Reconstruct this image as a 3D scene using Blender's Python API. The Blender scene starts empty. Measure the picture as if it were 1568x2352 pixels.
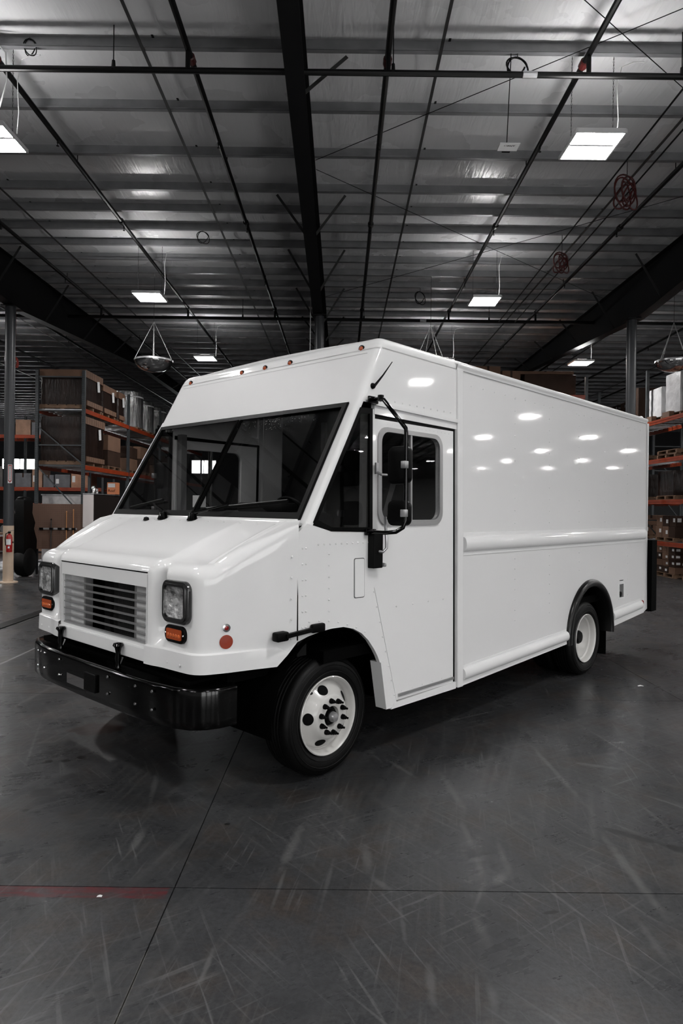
import bpy, bmesh, math, random
from mathutils import Vector, Matrix
from mathutils.geometry import tessellate_polygon
random.seed(7)
S = bpy.context.scene
COL = S.collection
PI = math.pi
# ------------------------------------------------------------------ camera
CAMH = 1.8147
cd = bpy.data.cameras.new('camera'); cam = bpy.data.objects.new('camera', cd); COL.objects.link(cam)
S.camera = cam
cd.sensor_fit = 'VERTICAL'; cd.sensor_height = 36.0; cd.lens = 36.0 * 1544.12 / 2352.0
cd.clip_start = 0.05; cd.clip_end = 300
_pitch, _roll = -0.00532, 0.01243
fwd = Vector((0, math.cos(_pitch), math.sin(_pitch)))
up0 = Vector((0, -math.sin(_pitch), math.cos(_pitch))); rt0 = Vector((1, 0, 0))
up = up0 * math.cos(_roll) - rt0 * math.sin(_roll) * -1 * -1
rt = rt0 * math.cos(_roll) + up0 * math.sin(_roll)
# the picture is turned so that the horizon falls to the right: the camera is rolled counter-clockwise
up = rt.cross(fwd).normalized()
M = Matrix((rt, up, -fwd)).transposed().to_4x4(); M.translation = Vector((0, 0, CAMH))
cam.matrix_world = M
# ------------------------------------------------------------------ world, exposure
w = bpy.data.worlds.new('world'); S.world = w; w.use_nodes = True
w.node_tree.nodes['Background'].inputs[0].default_value = (0.6, 0.65, 0.7, 1)
w.node_tree.nodes['Background'].inputs[1].default_value = 0.02
S.view_settings.view_transform = 'Standard'; S.view_settings.look = 'None'
S.view_settings.gamma = 1.0; S.view_settings.use_curve_mapping = False
S.view_settings.exposure = 2.65
S.cycles.max_bounces = 4; S.cycles.diffuse_bounces = 2; S.cycles.glossy_bounces = 3; S.cycles.transmission_bounces = 2; S.cycles.transparent_max_bounces = 10
S.cycles.caustics_reflective = False; S.cycles.caustics_refractive = False; S.cycles.adaptive_threshold = .03
LAMP = 26.0          # emission of the LED panels
UPL = 7.0            # uplights added on top of the fixtures to brighten the ceiling
# ------------------------------------------------------------------ materials
MATS = {}
def mat(name, color=(.5, .5, .5), rough=.5, metal=0., coat=0., emit=None, es=1., bump=None, vary=None, spec=.5, aniso=None):
    if name in MATS: return MATS[name]
    m = bpy.data.materials.new(name); m.use_nodes = True; nt = m.node_tree; b = nt.nodes['Principled BSDF']
    if not isinstance(color, tuple): color = (color,) * 3
    b.inputs['Base Color'].default_value = (*color, 1); b.inputs['Roughness'].default_value = rough
    b.inputs['Metallic'].default_value = metal; b.inputs['Coat Weight'].default_value = coat
    b.inputs['Coat Roughness'].default_value = .05; b.inputs['Specular IOR Level'].default_value = spec
    tc = nt.nodes.new('ShaderNodeTexCoord'); mp = nt.nodes.new('ShaderNodeMapping')
    nt.links.new(tc.outputs['Object'], mp.inputs[0])
    if aniso: mp.inputs['Scale'].default_value = aniso
    if emit:
        b.inputs['Emission Color'].default_value = (*emit, 1); b.inputs['Emission Strength'].default_value = es
    if vary:       # (scale, low, high): tone mottling
        n = nt.nodes.new('ShaderNodeTexNoise'); n.inputs['Scale'].default_value = vary[0]; n.inputs['Detail'].default_value = 6
        r = nt.nodes.new('ShaderNodeMapRange'); r.inputs[1].default_value = .3; r.inputs[2].default_value = .7
        r.inputs[3].default_value = vary[1]; r.inputs[4].default_value = vary[2]
        mx = nt.nodes.new('ShaderNodeVectorMath'); mx.operation = 'SCALE'; mx.inputs[0].default_value = color
        nt.links.new(mp.outputs[0], n.inputs[0]); nt.links.new(n.outputs[0], r.inputs[0])
        nt.links.new(r.outputs[0], mx.inputs['Scale']); nt.links.new(mx.outputs[0], b.inputs['Base Color'])
    if bump:       # (scale, strength, distance)
        n = nt.nodes.new('ShaderNodeTexNoise'); n.inputs['Scale'].default_value = bump[0]; n.inputs['Detail'].default_value = 3
        u = nt.nodes.new('ShaderNodeBump'); u.inputs['Strength'].default_value = bump[1]; u.inputs['Distance'].default_value = bump[2]
        nt.links.new(mp.outputs[0], n.inputs[0]); nt.links.new(n.outputs[0], u.inputs['Height']); nt.links.new(u.outputs[0], b.inputs['Normal'])
    MATS[name] = m; return m
def glass(name, tint, ior=1.5):
    m = bpy.data.materials.new(name); m.use_nodes = True; nt = m.node_tree; nt.nodes.clear()
    o = nt.nodes.new('ShaderNodeOutputMaterial'); mx = nt.nodes.new('ShaderNodeMixShader'); f = nt.nodes.new('ShaderNodeFresnel')
    t = nt.nodes.new('ShaderNodeBsdfTransparent'); g = nt.nodes.new('ShaderNodeBsdfGlossy')
    gm = nt.nodes.new('ShaderNodeNewGeometry'); mr = nt.nodes.new('ShaderNodeMapRange')     # same reflectance on both faces of the pane
    mr.inputs[3].default_value = ior; mr.inputs[4].default_value = 1 / ior; nt.links.new(gm.outputs['Backfacing'], mr.inputs[0]); nt.links.new(mr.outputs[0], f.inputs[0])
    t.inputs[0].default_value = (tint, tint, tint, 1); g.inputs['Roughness'].default_value = 0.01
    nt.links.new(f.outputs[0], mx.inputs[0]); nt.links.new(t.outputs[0], mx.inputs[1]); nt.links.new(g.outputs[0], mx.inputs[2])
    nt.links.new(mx.outputs[0], o.inputs[0]); MATS[name] = m; return m
PAINT = mat('white_gloss_paint', (.78, .78, .78), .45, coat=1.0, bump=(1.6, .35, .03), spec=.2)
PAINT2 = mat('white_gloss_paint_hood', (.80, .80, .80), .5, coat=.7, spec=.12)
BLK = mat('black_gloss_paint', .0012, .10, coat=.12, spec=.25)
BLKM = mat('black_matte_plastic', .0012, .42, spec=.12)
RUB = mat('black_rubber', .0012, .5, spec=.10)
TYRE = mat('tyre_rubber', .0022, .5, bump=(60, .3, .003), spec=.2)
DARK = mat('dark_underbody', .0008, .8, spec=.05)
SILV = mat('brushed_aluminium', (.42, .42, .42), .42, .7, bump=(90, .1, .002))
GALV = mat('galvanised_steel', (.55, .55, .56), .35, .8, vary=(6, .7, 1.1))
CHR = mat('chrome', .75, .12, 1.)
MIRW = None
WHITE = mat('white_enamel', .75, .35, coat=.4)
RIMW = mat('white_wheel_paint', (.62, .61, .59), .3, coat=.5)
GLASS = glass('windshield_glass', .90, 1.36)
GLASST = glass('tinted_glass', .78, 1.36)
LENS = glass('lamp_lens_glass', .96, 1.35)
AMB = mat('amber_lens', (.42, .07, .015), .25, coat=.5)
REDL = mat('red_reflector', (.28, .03, .008), .45)
REDD = mat('dark_red_lens', (.25, .01, .01), .2)
STEEL = mat('dark_painted_steel', (.0035, .0035, .004), .5, spec=.25, vary=(3, .7, 1.3))
PIPE = mat('black_iron_pipe', .0015, .42, spec=.25)
PURL = mat('galvanised_purlin', (.24, .24, .25), .42, .25, vary=(2.5, .75, 1.2), bump=(20, .15, .004))
STRAP = mat('grey_steel_strap', .04, .45, .3)
COLG = mat('grey_column_paint', (.030, .032, .036), .4)
COLT = mat('tan_column_paint', (.52, .40, .30), .4, vary=(4, .9, 1.05))
RACKG = mat('grey_rack_steel', (.042, .048, .052), .45, vary=(8, .8, 1.2))
ORANGE = mat('orange_rack_beam', (.30, .040, .010), .42, vary=(5, .75, 1.1))
CARD = mat('cardboard', (.155, .084, .052), .8, vary=(3, .8, 1.15))
CARDD = mat('dark_cardboard', (.040, .022, .015), .7, spec=.2, vary=(3, .7, 1.2))
WRAPD = mat('dark_stretch_wrap', (.016, .009, .007), .35, spec=.25, vary=(5, .5, 1.5), bump=(14, .6, .02), aniso=(1, 1, .25))
WRAPS = mat('clear_stretch_wrap_silver', (.22, .22, .22), .18, .6, vary=(3, .35, 1.5), bump=(9, .8, .03), aniso=(3, 3, .4))
WRAPW = mat('white_wrapped_load', (.75, .75, .76), .35, vary=(4, .7, 1.1), bump=(8, .5, .02))
WOOD = mat('pallet_wood', (.17, .10, .06), .75, vary=(6, .7, 1.2))
BROOM = mat('orange_wood_handle', (.45, .20, .08), .5)
PEG = mat('brown_pegboard', (.115, .062, .042), .7, vary=(2, .9, 1.1))
LABELW = mat('white_paper', .7, .6)
INK = mat('black_ink', .001, .7, spec=.1)
ROPE = mat('red_rope', (.30, .03, .02), .6)
HOSE = mat('dark_red_hose', (.06, .006, .005), .45)
CORD = mat('white_cord', .45, .5)
EXTR = mat('red_cylinder_paint', (.32, .006, .006), .25, coat=.5)
MIRR = mat('mirror_chrome', .62, .06, 1., bump=(5, .25, .01))
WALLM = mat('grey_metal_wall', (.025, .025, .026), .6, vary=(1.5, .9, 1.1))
LAMPM = mat('led_diffuser', 1., .5, emit=(1., .99, .98), es=LAMP)
UPM = mat('ceiling_fill_glow', 1., .5, emit=(1., .99, .98), es=UPL * 3)
DAY = mat('daylit_window_pane', 1., .5, emit=(.95, .98, 1.), es=5.0)
INTG = mat('dark_cab_lining', .0035, .7, spec=.2)
INTL = mat('grey_cab_panel', .05, .5)
# ------------------------------------------------------------------ mesh helpers
class MB:
    def __init__(s): s.v = []; s.f = []
    def add(s, vs, fs):
        o = len(s.v); s.v += [Vector(p) for p in vs]; s.f += [tuple(i + o for i in f) for f in fs]; return s
    def box(s, c, d, R=None):
        hx, hy, hz = d[0] / 2, d[1] / 2, d[2] / 2; c = Vector(c)
        vs = [Vector((x, y, z)) for x in (-hx, hx) for y in (-hy, hy) for z in (-hz, hz)]
        if R is not None: vs = [R @ p for p in vs]
        return s.add([c + p for p in vs], [(0, 1, 3, 2), (4, 6, 7, 5), (0, 4, 5, 1), (2, 3, 7, 6), (0, 2, 6, 4), (1, 5, 7, 3)])
    def b2(s, a, b):
        a = Vector(a); b = Vector(b)
        return s.box((a + b) / 2, [abs(q) for q in (b - a)])
    def bar(s, a, b, wd, ht, upv=(0, 0, 1)):
        a = Vector(a); b = Vector(b); d = (b - a); L = d.length; d.normalize(); u = Vector(upv)
        if abs(d.dot(u)) > .98: u = Vector((1, 0, 0))
        x = d.cross(u).normalized(); u = x.cross(d)
        R = Matrix((d, x, u)).transposed()
        return s.box((a + b) / 2, (L, wd, ht), R)
    def tube(s, pts, r, n=8, caps=True, closed=False):
        pts = [Vector(p) for p in pts]; rings = []; m = len(pts)
        t0 = (pts[1] - pts[0]).normalized(); nrm = t0.orthogonal().normalized()
        for i, p in enumerate(pts):
            if closed: t = (pts[(i + 1) % m] - pts[i - 1]).normalized()
            else: t = (pts[min(i + 1, m - 1)] - pts[max(i - 1, 0)]).normalized()
            nrm = (nrm - t * nrm.dot(t)).normalized(); bn = t.cross(nrm)
            rr = r[i] if isinstance(r, (list, tuple)) else r
            rings.append([p + (nrm * math.cos(2 * PI * k / n) + bn * math.sin(2 * PI * k / n)) * rr for k in range(n)])
        vs = [q for g in rings for q in g]; fs = []
        for i in range(m if closed else m - 1):
            j = (i + 1) % m
            for k in range(n): fs.append((i * n + k, i * n + (k + 1) % n, j * n + (k + 1) % n, j * n + k))
        if caps and not closed: fs += [tuple(range(n - 1, -1, -1)), tuple((m - 1) * n + k for k in range(n))]
        return s.add(vs, fs)
    def lathe(s, prof, n=32, axis='z', c=(0, 0, 0), a0=0, a1=2 * PI):
        full = abs(a1 - a0 - 2 * PI) < 1e-6; k = n if full else n + 1; vs = []; fs = []; c = Vector(c)
        for (r, h) in prof:
            for i in range(k):
                a = a0 + (a1 - a0) * i / n; x, y = r * math.cos(a), r * math.sin(a)
                vs.append(c + (Vector((x, y, h)) if axis == 'z' else Vector((x, h, y)) if axis == 'y' else Vector((h, x, y))))
        for j in range(len(prof) - 1):
            for i in range(n):
                i2 = (i + 1) % k
                fs.append((j * k + i, j * k + i2, (j + 1) * k + i2, (j + 1) * k + i))
        return s.add(vs, fs)
    def grid(s, rows, closed=False):
        n = len(rows[0]); vs = [p for r in rows for p in r]; fs = []
        for j in range(len(rows) - 1):
            for i in range(n if closed else n - 1):
                i2 = (i + 1) % n; fs.append((j * n + i, j * n + i2, (j + 1) * n + i2, (j + 1) * n + i))
        return s.add(vs, fs)
    def sheet(s, loops, fn, th=None):
        """flat outline(s) (first the outside, then holes) carried to 3-D by fn(u,v,d); th gives it depth"""
        tri = tessellate_polygon([[Vector((u, v, 0)) for u, v in lp] for lp in loops]); flat = [p for lp in loops for p in lp]
        a = [fn(u, v, 0) for u, v in flat]; n = len(flat)
        if th is None: return s.add(a, [tuple(t) for t in tri])
        b = [fn(u, v, th) for u, v in flat]; fs = [tuple(t) for t in tri] + [tuple(i + n for i in reversed(t)) for t in tri]
        o = 0
        for lp in loops:
            m = len(lp)
            for i in range(m): j = (i + 1) % m; fs.append((o + i, o + j, o + j + n, o + i + n))
            o += m
        return s.add(a + b, fs)
    def build(s, name, m, parent=None, smooth=35, bevel=0, loc=None, weld=False):
        me = bpy.data.meshes.new(name); me.from_pydata([tuple(p) for p in s.v], [], s.f)
        me.materials.append(m) if not isinstance(m, list) else [me.materials.append(q) for q in m]
        bm = bmesh.new(); bm.from_mesh(me)
        if weld: bmesh.ops.remove_doubles(bm, verts=bm.verts, dist=1e-5)
        bmesh.ops.recalc_face_normals(bm, faces=bm.faces)
        if bevel: bmesh.ops.bevel(bm, geom=[e for e in bm.edges if len(e.link_faces) == 2 and e.calc_face_angle(0) > .6], offset=bevel, segments=2, affect='EDGES', profile=.5)
        bm.to_mesh(me); bm.free()
        if smooth:
            me.polygons.foreach_set('use_smooth', [True] * len(me.polygons)); me.set_sharp_from_angle(angle=math.radians(smooth))
        o = bpy.data.objects.new(name, me); COL.objects.link(o)
        if parent is not None: o.parent = parent
        if loc: o.location = loc
        return o
def tag(o, label, cat, group=None):
    o['label'] = label; o['category'] = cat
    if group: o['group'] = group
    return o
def thing(name, label, cat, loc=(0, 0, 0), rz=0, group=None):
    o = bpy.data.objects.new(name, None); o.empty_display_size = .1; COL.objects.link(o); o.location = loc; o.rotation_euler = (0, 0, rz)
    return tag(o, label, cat, group)
def struct(o): o['kind'] = 'structure'; return o
def tree_copy(root, loc, rz=None, label=None, group=None):
    r = root.copy(); COL.objects.link(r); r.location = loc
    if rz is not None: r.rotation_euler = (0, 0, rz)
    if label: r['label'] = label
    if group: r['group'] = group
    for ch in root.children:
        c = ch.copy(); COL.objects.link(c); c.parent = r
        for g in ch.children:
            d = g.copy(); COL.objects.link(d); d.parent = c
    return r
def inst(src, parent, loc, rot=None, name=None):
    o = src.copy(); COL.objects.link(o); o.parent = parent; o.location = loc
    if rot is not None: o.rotation_euler = rot
    return o
def arc(cx, cy, rx, ry, a0, a1, n): return [(cx + rx * math.cos(math.radians(a0 + (a1 - a0) * i / n)), cy + ry * math.sin(math.radians(a0 + (a1 - a0) * i / n))) for i in range(n + 1)]
def rrect(x0, y0, x1, y1, r, n=6):
    return arc(x1 - r, y1 - r, r, r, 0, 90, n) + arc(x0 + r, y1 - r, r, r, 90, 180, n) + arc(x0 + r, y0 + r, r, r, 180, 270, n) + arc(x1 - r, y0 + r, r, r, 270, 360, n)
def text(body, size, m, parent, loc, rot, name='lettering'):
    cu = bpy.data.curves.new(name, 'FONT'); cu.body = body; cu.size = size; cu.align_x = 'CENTER'; cu.align_y = 'CENTER'; cu.extrude = .0005
    o = bpy.data.objects.new(name, cu); COL.objects.link(o); o.parent = parent; o.location = loc; o.rotation_euler = rot
    dg = bpy.context.evaluated_depsgraph_get(); dg.update(); me = bpy.data.meshes.new_from_object(o.evaluated_get(dg)); me.materials.clear(); me.materials.append(m)
    q = bpy.data.objects.new(name, me); COL.objects.link(q); q.parent = parent; q.location = loc; q.rotation_euler = rot; bpy.data.objects.remove(o); return q

# ================================================================== FLOOR
SCR = [(0.72, 3.94, 0.73, 3.54, 0.024, 0.45), (0.73, 3.54, 0.72, 3.28, 0.024, 0.35), (0.72, 3.28, 0.62, 3.03, 0.014, 0.55), (0.62, 3.03, 0.64, 2.74, 0.034, 0.35), (0.15, 3.65, 0.16, 3.32, 0.034, 0.45), (0.16, 3.32, 0.27, 3.17, 0.024, 0.45), (0.29, 3.14, 0.29, 2.74, 0.014, 0.35), (0.88, 3.71, 0.86, 3.22, 0.024, 0.45), (0.87, 3.38, 0.75, 3.24, 0.034, 0.55), (1.48, 5.41, 1.54, 3.86, 0.024, 0.45), (1.49, 3.86, 1.47, 2.87, 0.034, 0.55), (1.34, 3.09, 1.34, 2.60, 0.024, 0.35), (1.99, 6.01, 2.28, 4.49, 0.014, 0.45), (1.87, 4.28, 1.91, 3.71, 0.014, 0.35), (-1.13, 4.01, -1.26, 4.72, 0.024, 0.45), (-1.08, 3.50, -1.09, 3.79, 0.034, 0.55), (-0.29, 3.31, -0.19, 3.92, 0.034, 0.55), (-0.30, 2.99, -0.25, 3.43, 0.014, 0.45), (-0.52, 2.50, -0.50, 2.80, 0.014, 0.55), (-2.56, 5.82, -2.12, 4.50, 0.014, 0.45), (-3.43, 6.97, -2.45, 6.52, 0.014, 0.55), (-2.93, 5.80, -2.85, 6.99, 0.034, 0.45), (0.69, 4.74, 0.78, 3.95, 0.034, 0.45), (1.65, 4.86, 2.06, 4.71, 0.034, 0.55), (0.59, 2.59, 0.58, 2.41, 0.024, 0.35), (0.37, 2.71, 0.36, 2.41, 0.024, 0.45), (-0.08, 2.99, -0.01, 3.53, 0.014, 0.35), (0.33, 4.90, 0.54, 4.51, 0.024, 0.55)]
def floor_material():
    m = bpy.data.materials.new('sealed_concrete'); m.use_nodes = True; nt = m.node_tree; N = nt.nodes; L = nt.links; b = N['Principled BSDF']
    g = N.new('ShaderNodeNewGeometry')
    def noise(scale, sc=(1, 1, 1), rot=0, det=6, dist=0., rough=.6):
        m0 = N.new('ShaderNodeMapping'); m0.inputs['Rotation'].default_value = (0, 0, -rot); L.new(g.outputs['Position'], m0.inputs[0])
        mp = N.new('ShaderNodeMapping'); mp.inputs['Scale'].default_value = sc; L.new(m0.outputs[0], mp.inputs[0])
        n = N.new('ShaderNodeTexNoise'); n.inputs['Scale'].default_value = scale; n.inputs['Detail'].default_value = det
        n.inputs['Distortion'].default_value = dist; n.inputs['Roughness'].default_value = rough; L.new(mp.outputs[0], n.inputs[0]); return n.outputs[0]
    def rng(x, a, c, lo, hi):
        r = N.new('ShaderNodeMapRange'); r.inputs[1].default_value = a; r.inputs[2].default_value = c; r.inputs[3].default_value = lo; r.inputs[4].default_value = hi; L.new(x, r.inputs[0]); return r.outputs[0]
    def mth(op, a, c):
        q = N.new('ShaderNodeMath'); q.operation = op
        for i, x in enumerate((a, c)):
            if isinstance(x, (int, float)): q.inputs[i].default_value = x
            else: L.new(x, q.inputs[i])
        return q.outputs[0]
    def mixc(f, a, c):
        q = N.new('ShaderNodeMix'); q.data_type = 'RGBA'
        if isinstance(f, (int, float)): q.inputs[0].default_value = f
        else: L.new(f, q.inputs[0])
        for i, x in ((6, a), (7, c)):
            if isinstance(x, tuple): q.inputs[i].default_value = (*x, 1)
            else: L.new(x, q.inputs[i])
        return q.outputs[2]
    base = mixc(rng(noise(1.3, det=8), .3, .7, 0, 1), (.028, .029, .031), (.052, .053, .056))
    base = mixc(rng(noise(2.2, det=7, rough=.7), .50, .66, 0, .6), base, (.052, .037, .027))
    base = mixc(rng(noise(45, det=6, rough=.75), .42, .62, 0, .5), base, (.012, .012, .013))
    # tyre scuffs and drag marks: long streaks in two directions
    for k, (rot, amt, col) in enumerate(((1.25, .55, (.085, .085, .085)), (2.15, .55, (.08, .08, .08)), (1.75, .5, (.016, .016, .017)), (.2, .3, (.075, .070, .066)), (1.45, .5, (.080, .078, .075)), (2.5, .4, (.016, .016, .016)), (-.1, .4, (.018, .018, .018)))):
        s = mth('MULTIPLY', rng(noise(9 + 3 * k, (.06, 1.6, 1), rot, 3, .1, .5), .50, .78, 0, 1), rng(noise(.6, (1, 1, 1), rot * 2, 3), .42, .6, 0, amt))
        base = mixc(s, base, col)
    for k, rot in enumerate((1.3, 2.2, 1.9, .5)):      # fine hair scratches
        s = mth('MULTIPLY', rng(noise(38, (.04, 1.0, 1), rot + .1, 2, .25), .60, .70, 0, 1), rng(noise(1.1, (1, 1, 1), k, 2), .45, .6, 0, .35))
        base = mixc(s, base, (.14, .14, .14))
    sep = N.new('ShaderNodeSeparateXYZ'); L.new(g.outputs['Position'], sep.inputs[0])
    WOB = rng(noise(11, det=3), .3, .7, -.25, .25)
    def ell(cx, cy, rx, ry, rot, soft=.25):        # soft elliptical stain mask
        mp = N.new('ShaderNodeMapping'); mp.vector_type = 'TEXTURE'; mp.inputs['Location'].default_value = (cx, cy, 0); mp.inputs['Rotation'].default_value = (0, 0, rot); mp.inputs['Scale'].default_value = (rx, ry, 1)
        L.new(g.outputs['Position'], mp.inputs[0]); ln = N.new('ShaderNodeVectorMath'); ln.operation = 'LENGTH'; L.new(mp.outputs[0], ln.inputs[0])
        return rng(mth('ADD', ln.outputs['Value'], WOB), 1 - soft, 1, 1, 0)
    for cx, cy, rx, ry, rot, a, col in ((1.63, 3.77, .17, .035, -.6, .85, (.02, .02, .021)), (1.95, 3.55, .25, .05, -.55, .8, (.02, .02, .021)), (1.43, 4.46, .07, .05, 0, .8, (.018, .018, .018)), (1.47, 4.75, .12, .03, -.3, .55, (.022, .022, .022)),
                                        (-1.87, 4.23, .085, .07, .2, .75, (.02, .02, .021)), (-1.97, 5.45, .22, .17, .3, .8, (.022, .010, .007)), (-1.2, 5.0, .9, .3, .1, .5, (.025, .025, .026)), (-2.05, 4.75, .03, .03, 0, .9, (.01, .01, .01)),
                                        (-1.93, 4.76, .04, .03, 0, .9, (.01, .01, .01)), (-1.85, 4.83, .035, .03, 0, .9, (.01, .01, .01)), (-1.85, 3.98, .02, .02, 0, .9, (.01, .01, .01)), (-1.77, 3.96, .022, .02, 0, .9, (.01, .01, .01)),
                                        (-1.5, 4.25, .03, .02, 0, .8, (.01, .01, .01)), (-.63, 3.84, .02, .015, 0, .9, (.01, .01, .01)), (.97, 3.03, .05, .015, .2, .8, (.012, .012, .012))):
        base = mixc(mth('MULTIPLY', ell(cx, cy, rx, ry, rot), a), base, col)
    for x0, y0, x1, y1, wd_, a in SCR:
        base = mixc(mth('MULTIPLY', ell((x0 + x1) / 2, (y0 + y1) / 2, math.hypot(x1 - x0, y1 - y0) / 2, wd_, math.atan2(y1 - y0, x1 - x0), .7), a), base, (.105, .105, .104))
    # worn red painted line left of the joint crossing, black line further off
    red = mth('MULTIPLY', mth('MULTIPLY', rng(sep.outputs[1], 3.095, 3.105, 0, 1), rng(sep.outputs[1], 3.185, 3.195, 1, 0)), rng(sep.outputs[0], -.80, -.79, 1, 0))
    base = mixc(mth('MULTIPLY', red, rng(noise(9, (1, 4, 1)), .42, .6, .15, .75)), base, (.10, .012, .016))
    def line(x0, x1, y0, y1, col, a, bs):
        q = mth('MULTIPLY', mth('MULTIPLY', rng(sep.outputs[0], x0, x0 + .01, 0, 1), rng(sep.outputs[0], x1 - .01, x1, 1, 0)), mth('MULTIPLY', rng(sep.outputs[1], y0, y0 + .05, 0, 1), rng(sep.outputs[1], y1 - .05, y1, 1, 0)))
        return mixc(mth('MULTIPLY', q, a), bs, col)
    base = line(-3.87, -3.83, 6.5, 40, (.22, .22, .22), .6, base)
    base = line(-.778, -.765, -5, 2.75, (.32, .31, .28), .8, base)
    L.new(base, b.inputs['Base Color'])
    L.new(mth('ADD', rng(noise(2.2, det=6), .3, .7, .22, .36), rng(noise(20, (.2, 1, 1), .5, 3), .4, .7, 0, .08)), b.inputs['Roughness'])
    b.inputs['Specular IOR Level'].default_value = .20
    u = N.new('ShaderNodeBump'); u.inputs['Strength'].default_value = .12; u.inputs['Distance'].default_value = .01
    L.new(noise(5, det=6), u.inputs['Height']); L.new(u.outputs[0], b.inputs['Normal']); return m
FLOORM = floor_material()
fl = struct(MB().b2((-26, -16, -.2), (62, 48, -.012)).build('floor', mat('joint_filler', .015, .8), smooth=0))
JX, JY, DX, DY = -.772, 3.19, 4.08, 3.27
slab = None
for i in range(-7, 16):
    for j in range(-6, 14):
        x0, y0 = JX + i * DX, JY + j * DY
        if x0 > 61 or x0 + DX < -26: continue
        if slab is None: slab = MB().b2((.003, .003, -.012), (DX - .003, DY - .003, 0)).build('concrete_slab', FLOORM, fl, smooth=0, loc=(x0, y0, 0))
        else: inst(slab, fl, (x0, y0, 0))
# black drain cover strip, left
MB().b2((-5.13, 9.0, 0), (-4.93, 13.5, .012)).build('cable_ramp', BLKM).update_tag()
o = bpy.data.objects['cable_ramp']; tag(o, 'flat black cable ramp strip on the floor left of the truck', 'ramp')

# ================================================================== WALLS
WALLP = mat('white_bounce_wall', (.80, .80, .80), .6, vary=(1.5, .95, 1.03))  # unseen walls made white to bounce light onto the truck side
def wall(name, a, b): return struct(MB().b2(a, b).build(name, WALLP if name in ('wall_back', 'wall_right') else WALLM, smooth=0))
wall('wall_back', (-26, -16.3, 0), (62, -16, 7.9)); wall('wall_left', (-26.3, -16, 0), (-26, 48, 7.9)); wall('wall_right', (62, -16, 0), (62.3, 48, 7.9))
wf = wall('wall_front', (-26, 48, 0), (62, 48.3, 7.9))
for i, (x0, x1, z0, z1) in enumerate(((-24.2, -21.75, 4.35, 5.05), (-10.7, -9.0, 4.2, 5.1))):
    wd = struct(MB().sheet([[(x0 - .1, z0 - .1), (x1 + .1, z0 - .1), (x1 + .1, z1 + .1), (x0 - .1, z1 + .1)], [(x0, z0), (x1, z0), (x1, z1), (x0, z1)]], lambda u, v, d: (u, 47.92 + d, v), .08).build('window_%d' % (i + 1), STRAP, smooth=0))
    p = MB().b2((x0, 47.97, z0), (x1, 47.99, z1)).build('pane', DAY, wd, smooth=0)
    MB().b2(((x0 + x1) / 2 - .03, 47.93, z0), ((x0 + x1) / 2 + .03, 47.97, z1)).build('mullion', STRAP, wd, smooth=0)

FILL = mat('added_fill_door', (.8, .8, .8), .6, emit=(1., 1., 1.), es=.85)
for i, x0 in enumerate((2.0, 7.5, 13.0, 18.5)):      # added glowing doors, unseen behind the camera, to brighten the truck side
    dd_ = struct(MB().sheet([[(x0 - .12, 0), (x0 - .12, 4.4), (x0 + 4.32, 4.4), (x0 + 4.32, 0)], [(x0, .02), (x0, 4.28), (x0 + 4.2, 4.28), (x0 + 4.2, .02)]], lambda u, v, d: (u, -16 + d, v), .1).build('door_%d' % (i + 1), STRAP, smooth=0))
    MB().b2((x0, -15.99, .02), (x0 + 4.2, -15.95, 4.28)).build('door_panel', FILL, dd_, smooth=0)
# ================================================================== CEILING
HP, HR = 7.50, 7.70
pur = [8.43 - 1.25 * k for k in range(1, 20)] + [8.43, 9.72, 10.96, 12.17, 13.04, 13.9, 14.74]
while pur[-1] < 47: pur.append(pur[-1] + .86)
pur.sort()
def ceiling_material():
    m = mat('vinyl_insulation', (.66, .66, .67), .42); nt = m.node_tree; N = nt.nodes; L = nt.links; b = N['Principled BSDF']
    g = N.new('ShaderNodeNewGeometry'); mp = N.new('ShaderNodeMapping'); mp.inputs['Scale'].default_value = (1, .12, 1); L.new(g.outputs['Position'], mp.inputs[0])
    n = N.new('ShaderNodeTexNoise'); n.inputs['Scale'].default_value = 9; n.inputs['Detail'].default_value = 3; n.inputs['Distortion'].default_value = .6; L.new(mp.outputs[0], n.inputs[0])
    n2 = N.new('ShaderNodeTexNoise'); n2.inputs['Scale'].default_value = 1.6; L.new(g.outputs['Position'], n2.inputs[0])
    mu = N.new('ShaderNodeMath'); mu.operation = 'MULTIPLY'; L.new(n.outputs[0], mu.inputs[0]); L.new(n2.outputs[0], mu.inputs[1])
    u = N.new('ShaderNodeBump'); u.inputs['Strength'].default_value = .55; u.inputs['Distance'].default_value = .05
    L.new(mu.outputs[0], u.inputs['Height']); L.new(u.outputs[0], b.inputs['Normal'])
    mp2 = N.new('ShaderNodeMapping'); L.new(g.outputs['Position'], mp2.inputs[0])
    n3 = N.new('ShaderNodeTexNoise'); n3.inputs['Scale'].default_value = .8; n3.inputs['Detail'].default_value = 4; L.new(g.outputs['Position'], n3.inputs[0])
    r = N.new('ShaderNodeMapRange'); r.inputs[1].default_value = .3; r.inputs[2].default_value = .7; r.inputs[3].default_value = .20; r.inputs[4].default_value = .38
    L.new(n3.outputs[0], r.inputs[0]); L.new(r.outputs[0], b.inputs['Roughness']); return m
mb = MB(); ys = []
for a, b_ in zip(pur[:-1], pur[1:]):
    for t in (0, .12, .3, .5, .7, .88): ys.append((a + (b_ - a) * t, .07 * math.sin(PI * t) ** .6 if t else 0))
ys.append((pur[-1], 0)); ys = [(-16.5, 0)] + ys + [(48.5, 0)]
xs = [-26 + 1.44 * k for k in range(62)]
mb.grid([[Vector((x, y, HR - .03 - dz * .6)) for x in xs] for y, dz in ys])
ce = struct(mb.build('ceiling', ceiling_material(), smooth=60))
struct(ce)
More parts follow.
